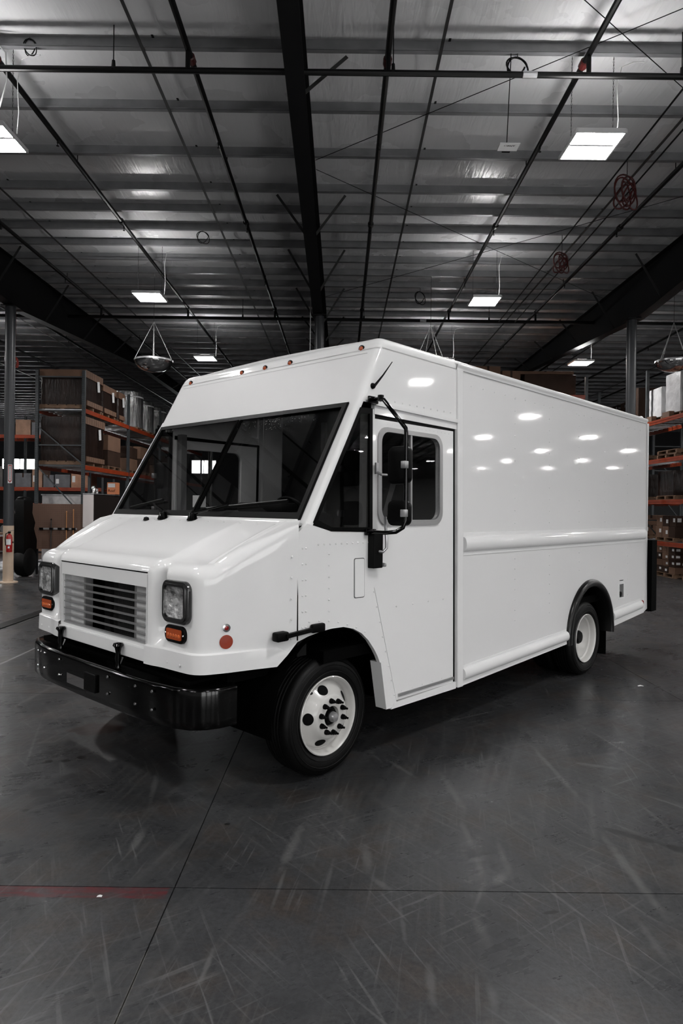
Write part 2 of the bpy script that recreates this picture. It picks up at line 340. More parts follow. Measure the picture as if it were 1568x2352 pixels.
MB().b2((-26, -16.3, HR + .25), (62, 48.3, HR + .3)).build('roof_deck', STEEL, ce, smooth=0)
pm = None
for y in pur:
    if pm is None:
        mb = MB(); mb.b2((-26, -.003, HP), (62, .003, HR + .02)); mb.b2((-26, -.07, HP), (62, .003, HP + .006)); mb.b2((-26, -.07, HP), (62, -.064, HP + .025)); mb.b2((-26, 0, HR + .01), (62, .07, HR + .02))
        pm = mb.build('purlin', PURL, ce, smooth=0, loc=(0, y, 0))
    else: inst(pm, ce, (0, y, 0))
for xc in (-13.8, -9.9, -6.2, -2.54, 1.16, 4.85, 8.5, 12.2, 15.9):    # purlin bracing straps, one below, one against the blanket
    MB().b2((xc - .02, -12, HP - .012), (xc + .02, 47, HP - .002)).build('brace_strap', STRAP, ce, smooth=0)
    MB().b2((xc + .1, -12, HR - .04), (xc + .13, 47, HR - .03)).build('brace_strap', STEEL, ce, smooth=0)

# ================================================================== STEEL FRAMES
def beam_depth(y, yc=15.9): return .42 + .68 * max(0, 1 - abs(y - yc) / 9.5)
for bi, (bx, nm) in enumerate(((-7.72, 'black tapered roof beam over the tan-footed column at left'), (-.62, 'black roof beam running overhead in the middle of the ceiling'), (7.0, 'black tapered roof beam at right over the grey column'))):
    t = thing('roof_beam', nm, 'beam', (bx, 0, HP))
    Y = [-12 + i * 1.0 for i in range(60)]; bot = [-beam_depth(y) for y in Y]
    mb = MB(); mb.grid([[Vector((-.006, y, -.01)) for y in Y], [Vector((-.006, y, z)) for y, z in zip(Y, bot)]])
    mb.grid([[Vector((.006, y, -.01)) for y in Y], [Vector((.006, y, z)) for y, z in zip(Y, bot)]]); mb.build('web', STEEL, t, smooth=0)
    for nme, zz, th in (('top_flange', [-.012] * 60, .012), ('bottom_flange', bot, -.014)):
        mb = MB(); w2 = .115
        mb.grid([[Vector((-w2, y, z)) for y, z in zip(Y, zz)], [Vector((w2, y, z)) for y, z in zip(Y, zz)], [Vector((w2, y, z + th)) for y, z in zip(Y, zz)], [Vector((-w2, y, z + th)) for y, z in zip(Y, zz)], [Vector((-w2, y, z)) for y, z in zip(Y, zz)]])
        mb.build(nme, STEEL, t, smooth=0)
    for y in [p for p in pur if 0 < p < 34][::3]:
        for sx in (-1, 1):
            if sx < 0 and y < 9 and bi == 1: continue
            MB().bar((sx * .05, y, -beam_depth(y) + .03), (sx * .62, y + .03, -.02), .045, .008, (0, 1, 0)).build('flange_brace', STRAP, t, smooth=0)
def column(x, y, nm, tan):
    t = thing('steel_column', nm, 'column', (x, y, 0)); H = HP - beam_depth(y) - .02; r = .112
    z1 = 1.32 if tan else 0
    if tan:
        MB().lathe([(r + .003, 0), (r + .003, z1)], 28).build('painted_base', COLT, t); MB().lathe([(0, 0), (r + .1, 0), (r + .1, .02), (r, .03)], 28).build('base_grout', COLT, t)
    MB().lathe([(r, z1), (r, H)], 28).build('shaft', COLG, t); MB().b2((-.16, -.16, H - .02), (.16, .16, H)).build('cap_plate', STEEL, t, smooth=0)
    return t
colL = column(-7.72, 15.6, 'round steel column at left, grey above and tan below', True)
column(-.58, 16.0, 'dark steel column rising behind the truck roof near the middle', False)
column(6.84, 16.0, 'grey steel column at right behind the rear roof corner of the truck', False)
# conduit beside middle column
tag(MB().tube([(-.79, 15.9, 0), (-.79, 15.9, 6.7)], .012, 6).build('conduit', CORD), 'thin pale conduit running up beside the middle column', 'conduit')

# sprinkler pipes
heads = MB().lathe([(.0, -.09), (.022, -.088), (.022, -.083), (.006, -.08), (.008, -.05), (.014, -.045), (.014, 0)], 8)
order = ['far left edge', 'left edge', 'left of the left hanging light', 'right of the first left pipe', 'next left of the middle beam', 'next right of the middle beam', 'crossing to the right large light', 'right edge', 'far right edge']
SPN = ['black sprinkler pipe beyond the left wall side, outermost, out of view near by', 'black sprinkler pipe low at the far left behind the left roof beam', 'thin black sprinkler pipe entering at mid left edge of the ceiling', 'black sprinkler pipe entering at the upper left corner over the left light', 'black sprinkler pipe with red coupling left of the middle roof beam', 'black sprinkler pipe with red coupling just right of the middle roof beam', 'thick black sprinkler pipe with red coupling left of the large right light', 'black sprinkler pipe right of the red hose coils', 'black sprinkler pipe beyond the right roof beam, above the right column', 'black sprinkler pipe low at the right edge behind the right column', 'black sprinkler pipe at the lower right ceiling above the white loads']
for n_ in range(-5, 6):
    x = .5 + 2.43 * n_
    t = thing('sprinkler_pipe', SPN[n_ + 5], 'pipe', (x, 0, 7.36), group='lengthwise sprinkler pipes')
    MB().tube([(0, -11, 0), (0, 46, 0)], .038, 8).build('pipe_run', PIPE, t)
    for y in range(-1, 9):
        o = MB(); o.v = list(heads.v); o.f = list(heads.f); o.build('sprinkler_head', PIPE, t, loc=(0, .9 + y * 3.1, -.03))
    for y in (4.9, 8.36, 13.15, 18.8):
        MB().lathe([(.038, -.06), (.055, -.05), (.055, .05), (.038, .06)], 10, 'y').build('coupling', HOSE if y == 8.36 else PIPE, t, loc=(0, y, 0))
    for y in (6.3, 10.96, 16.5, 22.4):
        MB().tube([(0, y, .03), (0, y, .14)], .008, 5).build('hanger', PIPE, t)
for nm, y, z, r in (('large black sprinkler main crossing the ceiling in the foreground', 8.18, 7.1, .036), ('black sprinkler main crossing the ceiling further back', 18.85, 7.1, .045)):
    t = thing('cross_main', nm, 'pipe', (0, y, z)); MB().tube([(-25, 0, 0), (45, 0, 0)], r, 10).build('pipe_run', PIPE, t)
    for x in (-10.3, -2.83, .56, 4.06, 11.0):
        MB().tube([(x, 0, .03), (x, 0, .55)], .007, 5).build('hanger_rod', PIPE, t); MB().lathe([(0, .1), (.02, .09), (.028, 0), (.05, -.03)], 8, c=(x, 0, .02)).build('hanger_clamp', PIPE, t)
    for n_ in range(-4, 6): MB().tube([(.5 + 2.43 * n_, 0, .02), (.5 + 2.43 * n_, 0, .24)], .03, 8).build('riser', PIPE, t)
    MB().tube([(2.13, 0, 0), (2.30, 0, 0)], r + .006, 10).build('coupling', GALV, t)

# bracing cables
for a, b_, nm in (((-.49, 10.9), (6.86, 5.1), 'thin bracing cable across the ceiling from beam to upper right'), ((-.49, 4.9), (6.86, 10.9), 'thin bracing cable running down to the right edge above the large light'), ((-.49, 11.2), (6.86, 17.8), 'thin bracing cable behind the crossing, going away to the right'), ((-.49, 17.9), (6.86, 11.3), 'thin bracing cable behind the crossing, going away to the left')):
    tag(MB().tube([(a[0], a[1], 7.44), (b_[0], b_[1], 7.44 + .03 * (a[1] > b_[1]))], .006, 5).build('bracing_cable', PIPE), nm, 'cable')

# ================================================================== LIGHTS
def make_light(label):
    t = thing('hanging_light', label, 'light', (0, 0, 6.42), group='LED panel lights under the roof')
    mb = MB(); mb.b2((-.30, -.32, .0), (.30, .32, .012))
    mb.b2((-.30, -.325, -.045), (.30, -.305, .0)); mb.b2((-.30, .305, -.045), (.30, .325, .0)); mb.b2((-.31, -.325, -.045), (-.29, .325, 0)); mb.b2((.29, -.325, -.045), (.31, .325, 0)); mb.b2((-.295, -.02, -.03), (.295, .02, 0))
    mb.build('frame', WHITE, t, smooth=0)
    for s in (-1, 1): MB().add([(-.285, s * .165 - .125, -.03), (.285, s * .165 - .125, -.03), (.285, s * .165 + .125, -.03), (-.285, s * .165 + .125, -.03)], [(0, 3, 2, 1)]).build('diffuser', LAMPM, t, smooth=0)
    MB().add([(-.27, -.28, .02), (.27, -.28, .02), (.27, -.2, .02), (-.27, -.2, .02)], [(0, 1, 2, 3)]).build('added_uplight', UPM, t, smooth=0)  # added emitter facing up, lights the ceiling
    MB().b2((-.15, -.12, .012), (.15, .12, .07)).build('driver_box', STRAP, t, smooth=0)
    for s in (-1, 1):
        mb = MB()
        for i in range(28):
            z = .02 + i * .038; d = .008; a = (i % 2)
            mb.tube([(s * .26 + (d if not a else 0) * q[0], (d if a else 0) * q[0], z + q[1]) for q in ((1, 0), (0, .03), (-1, 0), (0, -.012))], .0028, 4, closed=True)
        mb.build('chain', STEEL, t, smooth=0)
    MB().tube([(.31, .01, .03), (.33, .01, .3), (.31, .01, .7), (.36, .0, .95), (.5, -.02, 1.0), (.62, -.05, .98)], .006, 5).build('power_cord', CORD, t)
    return t
RX = [-18.8, -11.5, -4.25, 3.07, 10.4, 17.7, 25.0, 32.3]; RY = [-10.32, -4.07, 2.18, 8.43, 14.74, 20.76]
LT = None
for y in RY + [26.78, 32.8]:
    for x in RX + ([39.6, 46.9, 54.2] if y > 8 else []):
        if x == -4.25 and y == 8.43: x = -4.43
        if x == 10.4 and y == 20.76: x = 7.32
        if y > 21 and x < 15: continue
        if (x, y) == (-4.43, 8.43): lb = 'glowing LED panel light at the left edge of the ceiling'
        elif (x, y) == (3.07, 8.43): lb = 'glowing LED panel light, the largest one, at upper right on chains'
        elif (x, y) == (-4.25, 14.74): lb = 'LED panel light above the left mirror dome'
        elif (x, y) == (3.07, 14.74): lb = 'LED panel light left of the right roof beam, above the truck body'
        elif (x, y) == (-4.25, 20.76): lb = 'small distant LED panel light over the left roof corner of the truck'
        elif (x, y) == (7.32, 20.76): lb = 'small distant LED panel light left of the right grey column'
        else: lb = 'LED panel light of the hall outside the picture, seen only as a reflection'
        if LT is None: LT = make_light(lb); LT.location = (x, y, 6.42)
        else: tree_copy(LT, (x, y, 6.42), label=lb)
tree_copy(LT, (-20.4, 38.82, 6.42), label='very distant LED panel light low at the left picture edge')

# ================================================================== HANGING THINGS
def dome(x, y, z, r, label):
    y = min(pur, key=lambda q: abs(q - y)) - .03
    t = thing('dome_mirror', label, 'mirror', (x, y, z))
    prof = [(r * math.cos(a), -r * .62 * math.sin(a)) for a in [PI / 2 * i / 12 for i in range(13)]]
    MB().lathe(prof[:-1] + [(0.001, -r * .62)], 40).build('bowl', MIRR, t, smooth=60)
    MB().lathe([(r + .012, -.02), (r + .012, .02), (r - .02, .02), (r - .02, -.01), (r, -.02)], 40).build('rim', GALV, t)
    for a in (.3, 1.9, 3.5, 5.0): MB().tube([(r * math.cos(a), r * math.sin(a), .01), (0, 0, .95)], .006, 5).build('hanging_wire', CORD, t)
    MB().tube([(0, 0, .94), (0, 0, 7.5 - z)], .005, 5).build('hanging_wire', STRAP, t); return t
dome(-4.63, 16.3, 5.36, .45, 'silver half-dome safety mirror hanging on wires at left')
dome(8.05, 16.46, 5.50, .41, 'silver half-dome safety mirror at the right edge above white loads')
dome(2.12, 16.6, 5.35, .42, 'half-dome mirror hidden behind the roof with only its wires showing')

def coil(name, label, cat, loc, r, m, turns, tr, tilt=0., hang=.3, ell=1.2, snap=True):
    loc = (loc[0], min(pur, key=lambda q: abs(q - loc[1])) - .03 if snap else loc[1], loc[2]); t = thing(name, label, cat, loc); mb = MB(); pts = []
    for i in range(turns * 24 + 1):
        a = 2 * PI * i / 24; k = i / 24
        rr = r * (1 + .12 * math.sin(k * 2.3)); pts.append((rr * math.cos(a + .5 * math.sin(k * 2.1)) * (.75 if tilt else 1) + tilt * 1.2 * math.sin(k * 3), .02 * math.sin(k * 5) + k * .01, rr * ell * math.sin(a) - r * ell - hang + tilt * math.cos(k * 4)))
    mb.tube(pts, tr, 6); mb.build('coil', m, t, smooth=60)
    MB().tube([(0, 0, -hang - .01), (0, 0, max(.01, HP + .02 - loc[2]))], .006, 5).build('hanging_hook', STRAP, t); return t
coil('hose_coil', 'dark red coiled air hose hanging right of the large light', 'hose', (4.56, 10.9, 7.34), .17, HOSE, 6, .013, tilt=.055, hang=.12, ell=1.25)
coil('hose_coil', 'smaller dark red coiled hose hanging near the right roof beam', 'hose', (4.47, 14.0, 7.12), .14, HOSE, 6, .013, tilt=.05, hang=.03, ell=1.1)
coil('cable_coil', 'black cable loop hanging from the foreground sprinkler main', 'cable', (2.12, 8.43, 7.46), .118, PIPE, 2, .012, hang=.0, ell=1.)
coil('cable_coil', 'black cable loop hanging at left above the mirror dome light', 'cable', (-2.92, 14.0, 7.48), .12, PIPE, 2, .008, hang=.0, ell=1.)
coil('cable_coil', 'black cable loop hanging over the truck front roof corner', 'cable', (1.95, 17.5, 7.4), .12, PIPE, 2, .010, hang=.0, ell=1.3)
coil('cable_coil', 'small cable loop by the upper left corner of the picture', 'cable', (-3.95, 8.43, 7.62), .08, PIPE, 2, .007, hang=.0, ell=1.3)
for x, nm in ((4.3, 'steel cable run carrying the red hoses, nearer line'), (4.75, 'steel cable run beside the red hose line')):
    tag(MB().tube([(x, 2, 7.36), (x, 18.7, 7.05)], .014, 6).build('hose_track', PIPE), nm, 'cable')
t = thing('wireless_unit', 'flat white ceiling unit with upside-down lettering hanging on a cable', 'sign', (2.03, 8.43, 6.36))
MB().b2((-.125, -.09, -.006), (.125, .09, .006)).build('panel', mat('unit_white', .8, .5), t, smooth=0, bevel=.003)
MB().b2((-.05, .04, .006), (.05, .15, .07)).build('bracket', STEEL, t, smooth=0)
MB().tube([(0, .1, .06), (.005, .05, .5), (.01, -.03, 1.15)], .006, 5).build('cable', PIPE, t)
text('AP0811', .045, INK, t, (0, -.04, -.0075), (PI, 0, PI))
tag(MB().tube([(-.4, 0, 0), (-.2, 0, .02), (.1, 0, -.03), (.3, 0, -.25), (.32, 0, -.6), (.18, 0, -1.1)], .01, 6).build('light_cord', CORD, loc=(-4.5, 8.3, 7.62)), 'white power cord looping down to the left edge light', 'cord')
tag(MB().tube([(-8.42, 17.29, 7.52), (-8.43, 17.29, 5.5), (-8.47, 17.3, 4.9), (-8.53, 17.3, 4.0), (-8.62, 17.3, 3.3)], .013, 6).build('red_rope', ROPE), 'red rope hanging beside the left rack', 'rope')
coil('rope_coil', 'bunch of red rope tied at the top of the left rack', 'rope', (-8.44, 17.34, 5.62), .07, ROPE, 4, .012, hang=.02, ell=1.8)

# ================================================================== RACKS
def rack(label, x0, y0, axis, nb, bl, depth, levels, height, beamh=.12):
    """pallet rack; axis 'y' runs away from the camera, 'x' runs across"""
    t = thing('pallet_rack', label, 'rack', (x0, y0, 0))
    P = (lambda a, d, z: Vector((d, a, z))) if axis == 'y' else (lambda a, d, z: Vector((a, d, z)))
    for i in range(nb + 1):
        a = i * bl
        for d in (0, depth):
            mb = MB(); mb.b2(P(a - .04, d - .04, 0), P(a + .04, d + .04, height)); mb.b2(P(a - .08, d - .07, 0), P(a + .08, d + .07, .01))
            u = mb.build('upright', RACKG, t, smooth=0)
            if i == 0:
                mh = MB(); z = .1
                while z < height - .05:
                    for q in (-.018, .018):
                        mh.box(P(a - .041, d + q, z), (.010, .010, .018) if axis == 'x' else (.010, .004, .018))
                    z += .05
                mh.build('slot_holes', INK, u, smooth=0)['kind'] = 'stuff'
        zs = [.25, 1.5, 1.62, 2.85, 2.97, 4.35, 4.47, height - .15]
        for z in ((.25, 1.58, 2.9, 3.45, 4.4, height - .18) if i == 0 else (.25, 1.58)): MB().bar(P(a, .03, z), P(a, depth - .03, z), .03, .035).build('frame_brace', RACKG, t, smooth=0)
        for za, zb in (((.3, 1.5), (1.55, 2.85), (2.95, 3.95)) if i == 0 else ((.3, 1.5),)): MB().bar(P(a, .03, zb), P(a, depth - .03, za), .028, .03).build('frame_brace', RACKG, t, smooth=0)
    for i in range(nb):
        for z in levels:
            for d in (-.02, depth + .02):
                mb = MB(); mb.b2(P(i * bl + .045, d - .02, z - beamh), P((i + 1) * bl - .045, d + .02, z - beamh * .45)); mb.b2(P(i * bl + .045, d - .028, z - beamh * .45), P((i + 1) * bl - .045, d + .02, z)); mb.build('load_beam', ORANGE, t, smooth=0)
            mb = MB(); n = int(bl / .3)
            for k in range(n): mb.b2(P(i * bl + .1 + k * .3, 0, z - .03), P(i * bl + .13 + k * .3, depth, z - .005))
            mb.build('wire_deck', GALV, t, smooth=0)
    return t
def pallet(label, x, y, z, w=1.2, d=1.0, rz=0, group=None):
    t = thing('pallet', label, 'pallet', (x, y, z), rz, group)
    for k in range(5): MB().b2((-w / 2 + k * w / 5 + .02, -d / 2, .10), (-w / 2 + (k + 1) * w / 5 - .02, d / 2, .12)).build('deck_board', WOOD, t, smooth=0)
    for k in (-1, 0, 1): MB().b2((-w / 2, k * (d / 2 - .05) - .04, .02), (w / 2, k * (d / 2 - .05) + .04, .10)).build('stringer', WOOD, t, smooth=0)
    for k in (-1, 0, 1): MB().b2((k * (w / 2 - .06) - .05, -d / 2, 0), (k * (w / 2 - .06) + .05, d / 2, .02)).build('bottom_board', WOOD, t, smooth=0)
    return t
def carton(label, c, s, m=None, tape=True, lab=0, rz=0, group=None, name='cardboard_box'):
    t = thing(name, label, 'box', (c[0], c[1], c[2]), rz, group); m = m or CARD
    MB().b2((-s[0] / 2, -s[1] / 2, 0), (s[0] / 2, s[1] / 2, s[2])).build('carton', m, t, smooth=0, bevel=.008)
    if tape:
        mb = MB(); mb.b2((-.03, -s[1] / 2 - .002, s[2] * .7), (.03, s[1] / 2 + .002, s[2] + .003)); mb.build('tape', CARDD, t, smooth=0)
    if lab:
        mb = MB()
        for k in range(lab):
            q = .04 + k * .17; u = q + .11; z0_ = s[2] * (.3 + .12 * ((k + int(c[1] * 7)) % 2))
            if u < s[0] - .02: mb.b2((-s[0] / 2 + q, -s[1] / 2 - .003, z0_), (-s[0] / 2 + u, -s[1] / 2, z0_ + s[2] * .35))
            if k == 0 and u < s[1] - .02: mb.b2((-s[0] / 2 - .003, -s[1] / 2 + q, z0_), (-s[0] / 2, -s[1] / 2 + u, z0_ + s[2] * .35))
        mb.build('paper_label', LABELW, t, smooth=0)
    return t
def load(label, x, y, z, w, d, h, m, cap=True, lab=False, side=1, cards=8):
    """a tall wrapped stack of flat cartons with cardboard end caps"""
    t = thing('wrapped_load', label, 'load', (x, y, z))
    mb = MB(); n = 9; rows = []
    for k in range(n + 1):
        q = .985 + .03 * ((k * 7) % 3 - 1) * .3; zz = h * k / n; hw, hd = w / 2 * q, d / 2 * q
        rows.append([Vector((sx * hw if not e else sx * (hw - .04), sy * (hd if e else hd - .04), zz)) for sx, sy, e in ((1, 1, 1), (-1, 1, 1), (-1, 1, 0), (-1, -1, 0), (-1, -1, 1), (1, -1, 1), (1, -1, 0), (1, 1, 0))])
    mb.grid(rows, closed=True); mb.add(rows[-1], [tuple(range(8))]); mb.build('wrapped_stack', m, t, smooth=30)
    if cap:
        for nm, z0, z1 in (('top_cap', h - .19, h + .012), ('bottom_cap', 0., .14)):
            c = MB().b2((-w / 2 - .012 if side else w / 2 - .1, -d / 2 - .012 if z0 > 0 else -d / 2 + .1, z0), (w / 2 + .012, d / 2 + .012, z1)).build(nm, CARD, t, smooth=0)
            mb = MB(); k = -d / 2 + .12
            while k < d / 2: mb.b2((-w / 2 - .014, k, z0), (w / 2 + .014, k + .008, z1 - .01)); k += .17
            mb.build('carton_edges', CARDD, c, smooth=0)
    if lab: MB().box((w / 2 + .02, d * .22, h * .68), (.006, .18, .30), Matrix.Rotation(.15, 3, 'X')).build('paper_label', LABELW, t, smooth=0)
    return t
LV = [2.91, 4.46]
rack('grey and orange pallet rack at left with wrapped loads', -8.35, 18.4, 'y', 4, 3.85, 1.27, LV, 5.5)
# the rack origin is its near left foot; its right face is at x = -7.08
z = 4.46
for (y, w, d, h, nm) in ((19.15, 1.25, 1.3, .95, 'front top load of brown cartons in dark wrap with cardboard caps'), (20.5, 1.2, 1.15, .82, 'second top load in dark wrap with a hanging white label'), (21.75, 1.1, .6, .85, 'narrow third top load in dark wrap beside the silver rolls')):
    pallet('wooden pallet under the ' + nm.split(' of ')[0].split(' in ')[0], -7.72, y, z, w, d); load(nm, -7.70, y, z + .12, w, d, h, WRAPD, True, True)
for k, (y, r, h) in enumerate(((24.0, .60, 1.28), (25.45, .58, 1.16), (27.2, .58, 1.2), (28.7, .58, 1.1))):
    pallet('pallet under the %s silver wrapped roll on the left rack' % ('first', 'second', 'third', 'fourth')[k], -7.7, y, z, 1.1, 1.1)
    t = thing('wrapped_drum', '%s round load in shiny clear wrap on top of the left rack' % ('nearest', 'second', 'third', 'fourth')[k], 'load', (-7.735, y, z + .12))
    MB().lathe([(0.001, 0), (r, 0), (r * .98, h * .3), (r, h * .6), (r * .985, h * .97), (r * .9, h), (.001, h + .01)], 28).build('wrapped_roll', WRAPS, t)
    MB().lathe([(r + .004, h * .82), (r + .004, h * .86)], 28).build('wrap_band', WRAPW, t)
z = 2.91
for (y, w, d, h, nm) in ((19.25, 1.25, 1.5, 1.22, 'large load of brown cartons in dark wrap on the middle level of the left rack'), ):
    pallet('pallet under the large wrapped load on the middle level of the left rack', -7.72, y, z, w, d); load(nm, -7.70, y, z + .12, w, d, h, WRAPD, True, True, side=0)
for k, (y, h) in enumerate(((21.1, .95), (22.9, .78), (24.4, .9), (27.0, .8))):
    pallet('pallet under cartons, %s past the large wrapped load' % ('first', 'second', 'third', 'fourth')[k], -7.72, y, z, 1.2, 1.2)
    for j in range(2):
        for i in range(2): carton('%s %s carton, %s side, on the %s small pallet of the left rack' % ('lower' if j == 0 else 'upper', 'brown' if (k + j) % 2 else 'dark', 'aisle' if i else 'far', ('first', 'second', 'third', 'fourth')[k]), (-7.72 + (.29 if i else -.29), y, z + .12 + j * h / 2), (.57, 1.15, h / 2 - .01), CARD if (k + j) % 2 else CARDD, group='cartons on the middle level of the left rack')
# things on the floor under the left rack
t = thing('steel_cabinet', 'tall white-fronted cabinet with dark side below the left rack', 'cabinet', (-6.57, 18.45, 0))
MB().b2((-.13, -1.0, .05), (.14, 1.0, 2.10)).build('body', mat('dark_brown_cabinet', (.018, .013, .011), .4), t, smooth=0)
for z0, z1 in ((.06, 1.22), (1.24, 2.09)): MB().b2((-.135, -1.015, z0), (.138, -.998, z1)).build('door', mat('pinkish_white_panel', (.62, .57, .56), .4), t, smooth=0)
MB().b2((-.14, -1.02, 2.10), (.15, 1.01, 2.125)).build('top_trim', GALV, t, smooth=0)
t = thing('sheet_metal_box', 'galvanised sheet metal box behind the end frame of the left rack', 'box', (-7.75, 19.3, 0))
MB().b2((-.58, -.6, .0), (.58, .6, 2.1)).build('body', mat('galvanised_sheet', (.50, .48, .48), .38, .35, vary=(2.5, .65, 1.25)), t, smooth=0, bevel=.01)
MB().b2((-.6, -.62, 2.08), (.6, .62, 2.11)).build('lid', GALV, t, smooth=0)
carton('small orange carton with white top on the dark cabinet', (-6.52, 19.2, 2.13), (.26, .3, .34), mat('orange_carton', (.62, .22, .10), .5), tape=False, name='orange_carton')
tt = bpy.data.objects['orange_carton']; MB().b2((-.1, -.153, .2), (.1, -.15, .31)).build('paper_label', LABELW, tt, smooth=0); text('Reef', .11, INK, tt, (0, -.1525, .1), (PI / 2, 0, 0))
t = thing('coffee_pot', 'small steel jug standing on the white-fronted cabinet', 'jug', (-6.55, 17.75, 2.13)); MB().lathe([(.001, 0), (.06, 0), (.07, .1), (.05, .17), (.03, .2), (.001, .21)], 16).build('body', CHR, t); MB().tube([(.06, 0, .15), (.11, 0, .13), (.11, 0, .06), (.07, 0, .04)], .008, 5).build('handle', BLKM, t)
carton('tiny white box beside the jug on the cabinet', (-6.62, 18.1, 2.13), (.1, .1, .13), LABELW, tape=False, name='small_box')
t = thing('pegboard', 'brown pegboard panel with a tool rail standing before the left rack', 'board', (-7.35, 17.55, 0))
MB().b2((-.73, -.012, .66), (.62, .012, 1.84)).build('panel', PEG, t, smooth=0, bevel=.004)
mb = MB()
for i in range(27):
    for j in range(23): mb.b2((-.70 + i * .05, -.0135, .69 + j * .05), (-.692 + i * .05, -.0115, .698 + j * .05))
mb.build('peg_holes', INK, t, smooth=0)['kind'] = 'stuff'
for x in (-.6, .5): MB().b2((x - .025, .012, 0), (x + .025, .06, 1.75)).build('leg', STEEL, t, smooth=0)
r = MB().b2((-.53, -.03, 1.17), (.46, -.014, 1.215)).build('tool_rail', GALV, t, smooth=0)
for x in (-.46, -.2, .02, .2, .38): MB().b2((x - .045, -.07, 1.165), (x + .045, -.03, 1.22)).build('tool_clip', BLKM, r, smooth=0)
for x, z0, z1, m, nm in ((.2, .8, 1.62, BROOM, 'left orange wooden handle clipped on the pegboard rail'), (.38, .85, 1.67, BROOM, 'right orange wooden handle clipped on the pegboard rail'), (-.2, .7, 1.42, STRAP, 'thin grey handle with dark tip clipped on the pegboard rail')):
    t = thing('tool_handle', nm, 'handle', (-7.35 + x, 17.55 - .055, 0)); MB().tube([(0, 0, z0), (0, 0, z1)], .012, 8).build('shaft', m, t); MB().lathe([(.013, 0), (.02, .02), (.001, .05)], 8, c=(0, 0, z1 - .005)).build('grip_end', BLKM if m is STRAP else m, t)
t = thing('covered_machine', 'tall black covered machine on a wide tyre beside the pegboard', 'machine', (-8.05, 17.0, 0))
MB().lathe([(.001, -.16), (.30, -.16), (.36, -.13), (.38, -.06), (.38, .06), (.36, .13), (.30, .16), (.001, .16)], 32, 'x', c=(.06, 0, .38)).build('tyre', TYRE, t)
MB().grid([[Vector((x * s, y * s, z)) for x, y in ((-.15, -.25), (.16, -.28), (.2, .25), (-.13, .28))] for z, s in ((.5, 1.1), (.9, 1.15), (1.2, .9), (1.35, 1.0), (1.6, .75), (1.9, .8), (2.0, .5), (2.02, .01))], closed=True).build('cover', BLKM, t, smooth=50)
# fire extinguisher and its sign on the left column
t = thing('fire_extinguisher', 'red fire extinguisher hung on the tan part of the left column', 'extinguisher', (-7.60, 15.40, .72))
MB().lathe([(.001, 0), (.062, 0), (.065, .02), (.065, .34), (.05, .39), (.022, .41), (.02, .44), (.001, .44)], 20).build('cylinder', EXTR, t)
MB().b2((-.02, -.03, .43), (.025, .02, .47)).build('valve', BLKM, t, smooth=0); MB().bar((-.02, 0, .48), (.10, 0, .50), .02, .012).build('handle', CHR, t, smooth=0)
MB().tube([(-.02, 0, .45), (-.08, 0, .42), (-.095, 0, .3), (-.085, 0, .15)], .01, 6).build('hose', BLKM, t)
MB().lathe([(.0665, .17), (.0665, .3)], 12, a0=-2.3, a1=-.6).build('paper_label', LABELW, t); MB().lathe([(.0668, .09), (.0668, .13)], 6, a0=-1.6, a1=-1.0).build('round_seal', LABELW, t)
MB().b2((-.05, .03, .2), (.05, .1, .24)).build('wall_bracket', STEEL, t, smooth=0)
t = thing('extinguisher_sign', 'white and red vertical arrow sign on the grey part of the left column', 'sign', (-7.635, 15.475, 2.3))
MB().b2((-.05, -.004, 0), (.05, 0, .43)).build('plate', LABELW, t, smooth=0)
MB().sheet([[(-.04, .06), (0, .01), (.04, .06), (.04, .42), (-.04, .42)], [(-.028, .08), (-.028, .40), (.028, .40), (.028, .08), (0, .04)]], lambda u, v, d: (u, -.0045 - d, v), .001).build('arrow_outline', mat('sign_red', (.35, .02, .02), .5), t, smooth=0)
text('FIRE EXTINGUISHER', .034, INK, t, (0, -.0055, .235), (PI / 2, PI / 2, 0))

for k, (x, y, nm) in enumerate(((3.14, 7.0, 'tiny white paper scrap on the floor at right beyond the rear wheel'), (-1.10, 3.11, 'tiny white paper scrap on the worn red floor line'))):
    tag(MB().grid([[Vector((-.03, -.012, .002)), Vector((0, -.015, .006)), Vector((.03, -.01, .002))], [Vector((-.028, .012, .002)), Vector((0, .012, .010)), Vector((.028, .014, .003))]]).build('paper_scrap', LABELW, loc=(x, y, 0)), nm, 'scrap').scale = (1, 1, 1) if k == 0 else (.4, .6, .5)
# far left shelving
rack('orange and grey rack far behind the left column', -15.5, 24.5, 'x', 2, 3.4, 1.2, [1.25, 2.45, 4.35], 5.2)
cl = [(.30, .17, .11), (.12, .12, .13), (.45, .42, .40), (.25, .05, .03), (.07, .05, .045), (.4, .2, .12)]
CN = ['brown', 'dark grey', 'pale grey', 'rust red', 'black-brown', 'tan']
ORD = ['first', 'second', 'third', 'fourth', 'fifth', 'sixth', 'seventh', 'eighth', 'ninth', 'tenth', 'eleventh', 'twelfth', 'thirteenth', 'fourteenth', 'fifteenth', 'sixteenth', 'seventeenth', 'eighteenth']
n_ = 0
for z in (0.0, 1.25, 2.45, 4.35):
    x = -15.3; k_ = -1
    while x < -9.5:
        if -12.3 < x < -11.95 or -12.95 < x <= -12.3: x = -11.95
        w_ = random.uniform(.35, .75); h_ = random.uniform(.3, .85); c = random.choice(cl)
        k_ += 1
        carton('%s stored box, %s, %s from left on the far left rack' % (CN[cl.index(c)], {0.0: 'floor level', 1.25: 'lowest beam level', 2.45: 'middle beam level', 4.35: 'top beam level'}[z], ORD[k_]), (x + w_ / 2, 24.9, z + (.0)), (w_ - .04, .7, h_), mat('stored_%d' % cl.index(c), c, .6, vary=(4, .7, 1.2)), tape=random.random() < .5, lab=random.choice((0, 0, 1)), group='cartons on the far left rack'); x += w_
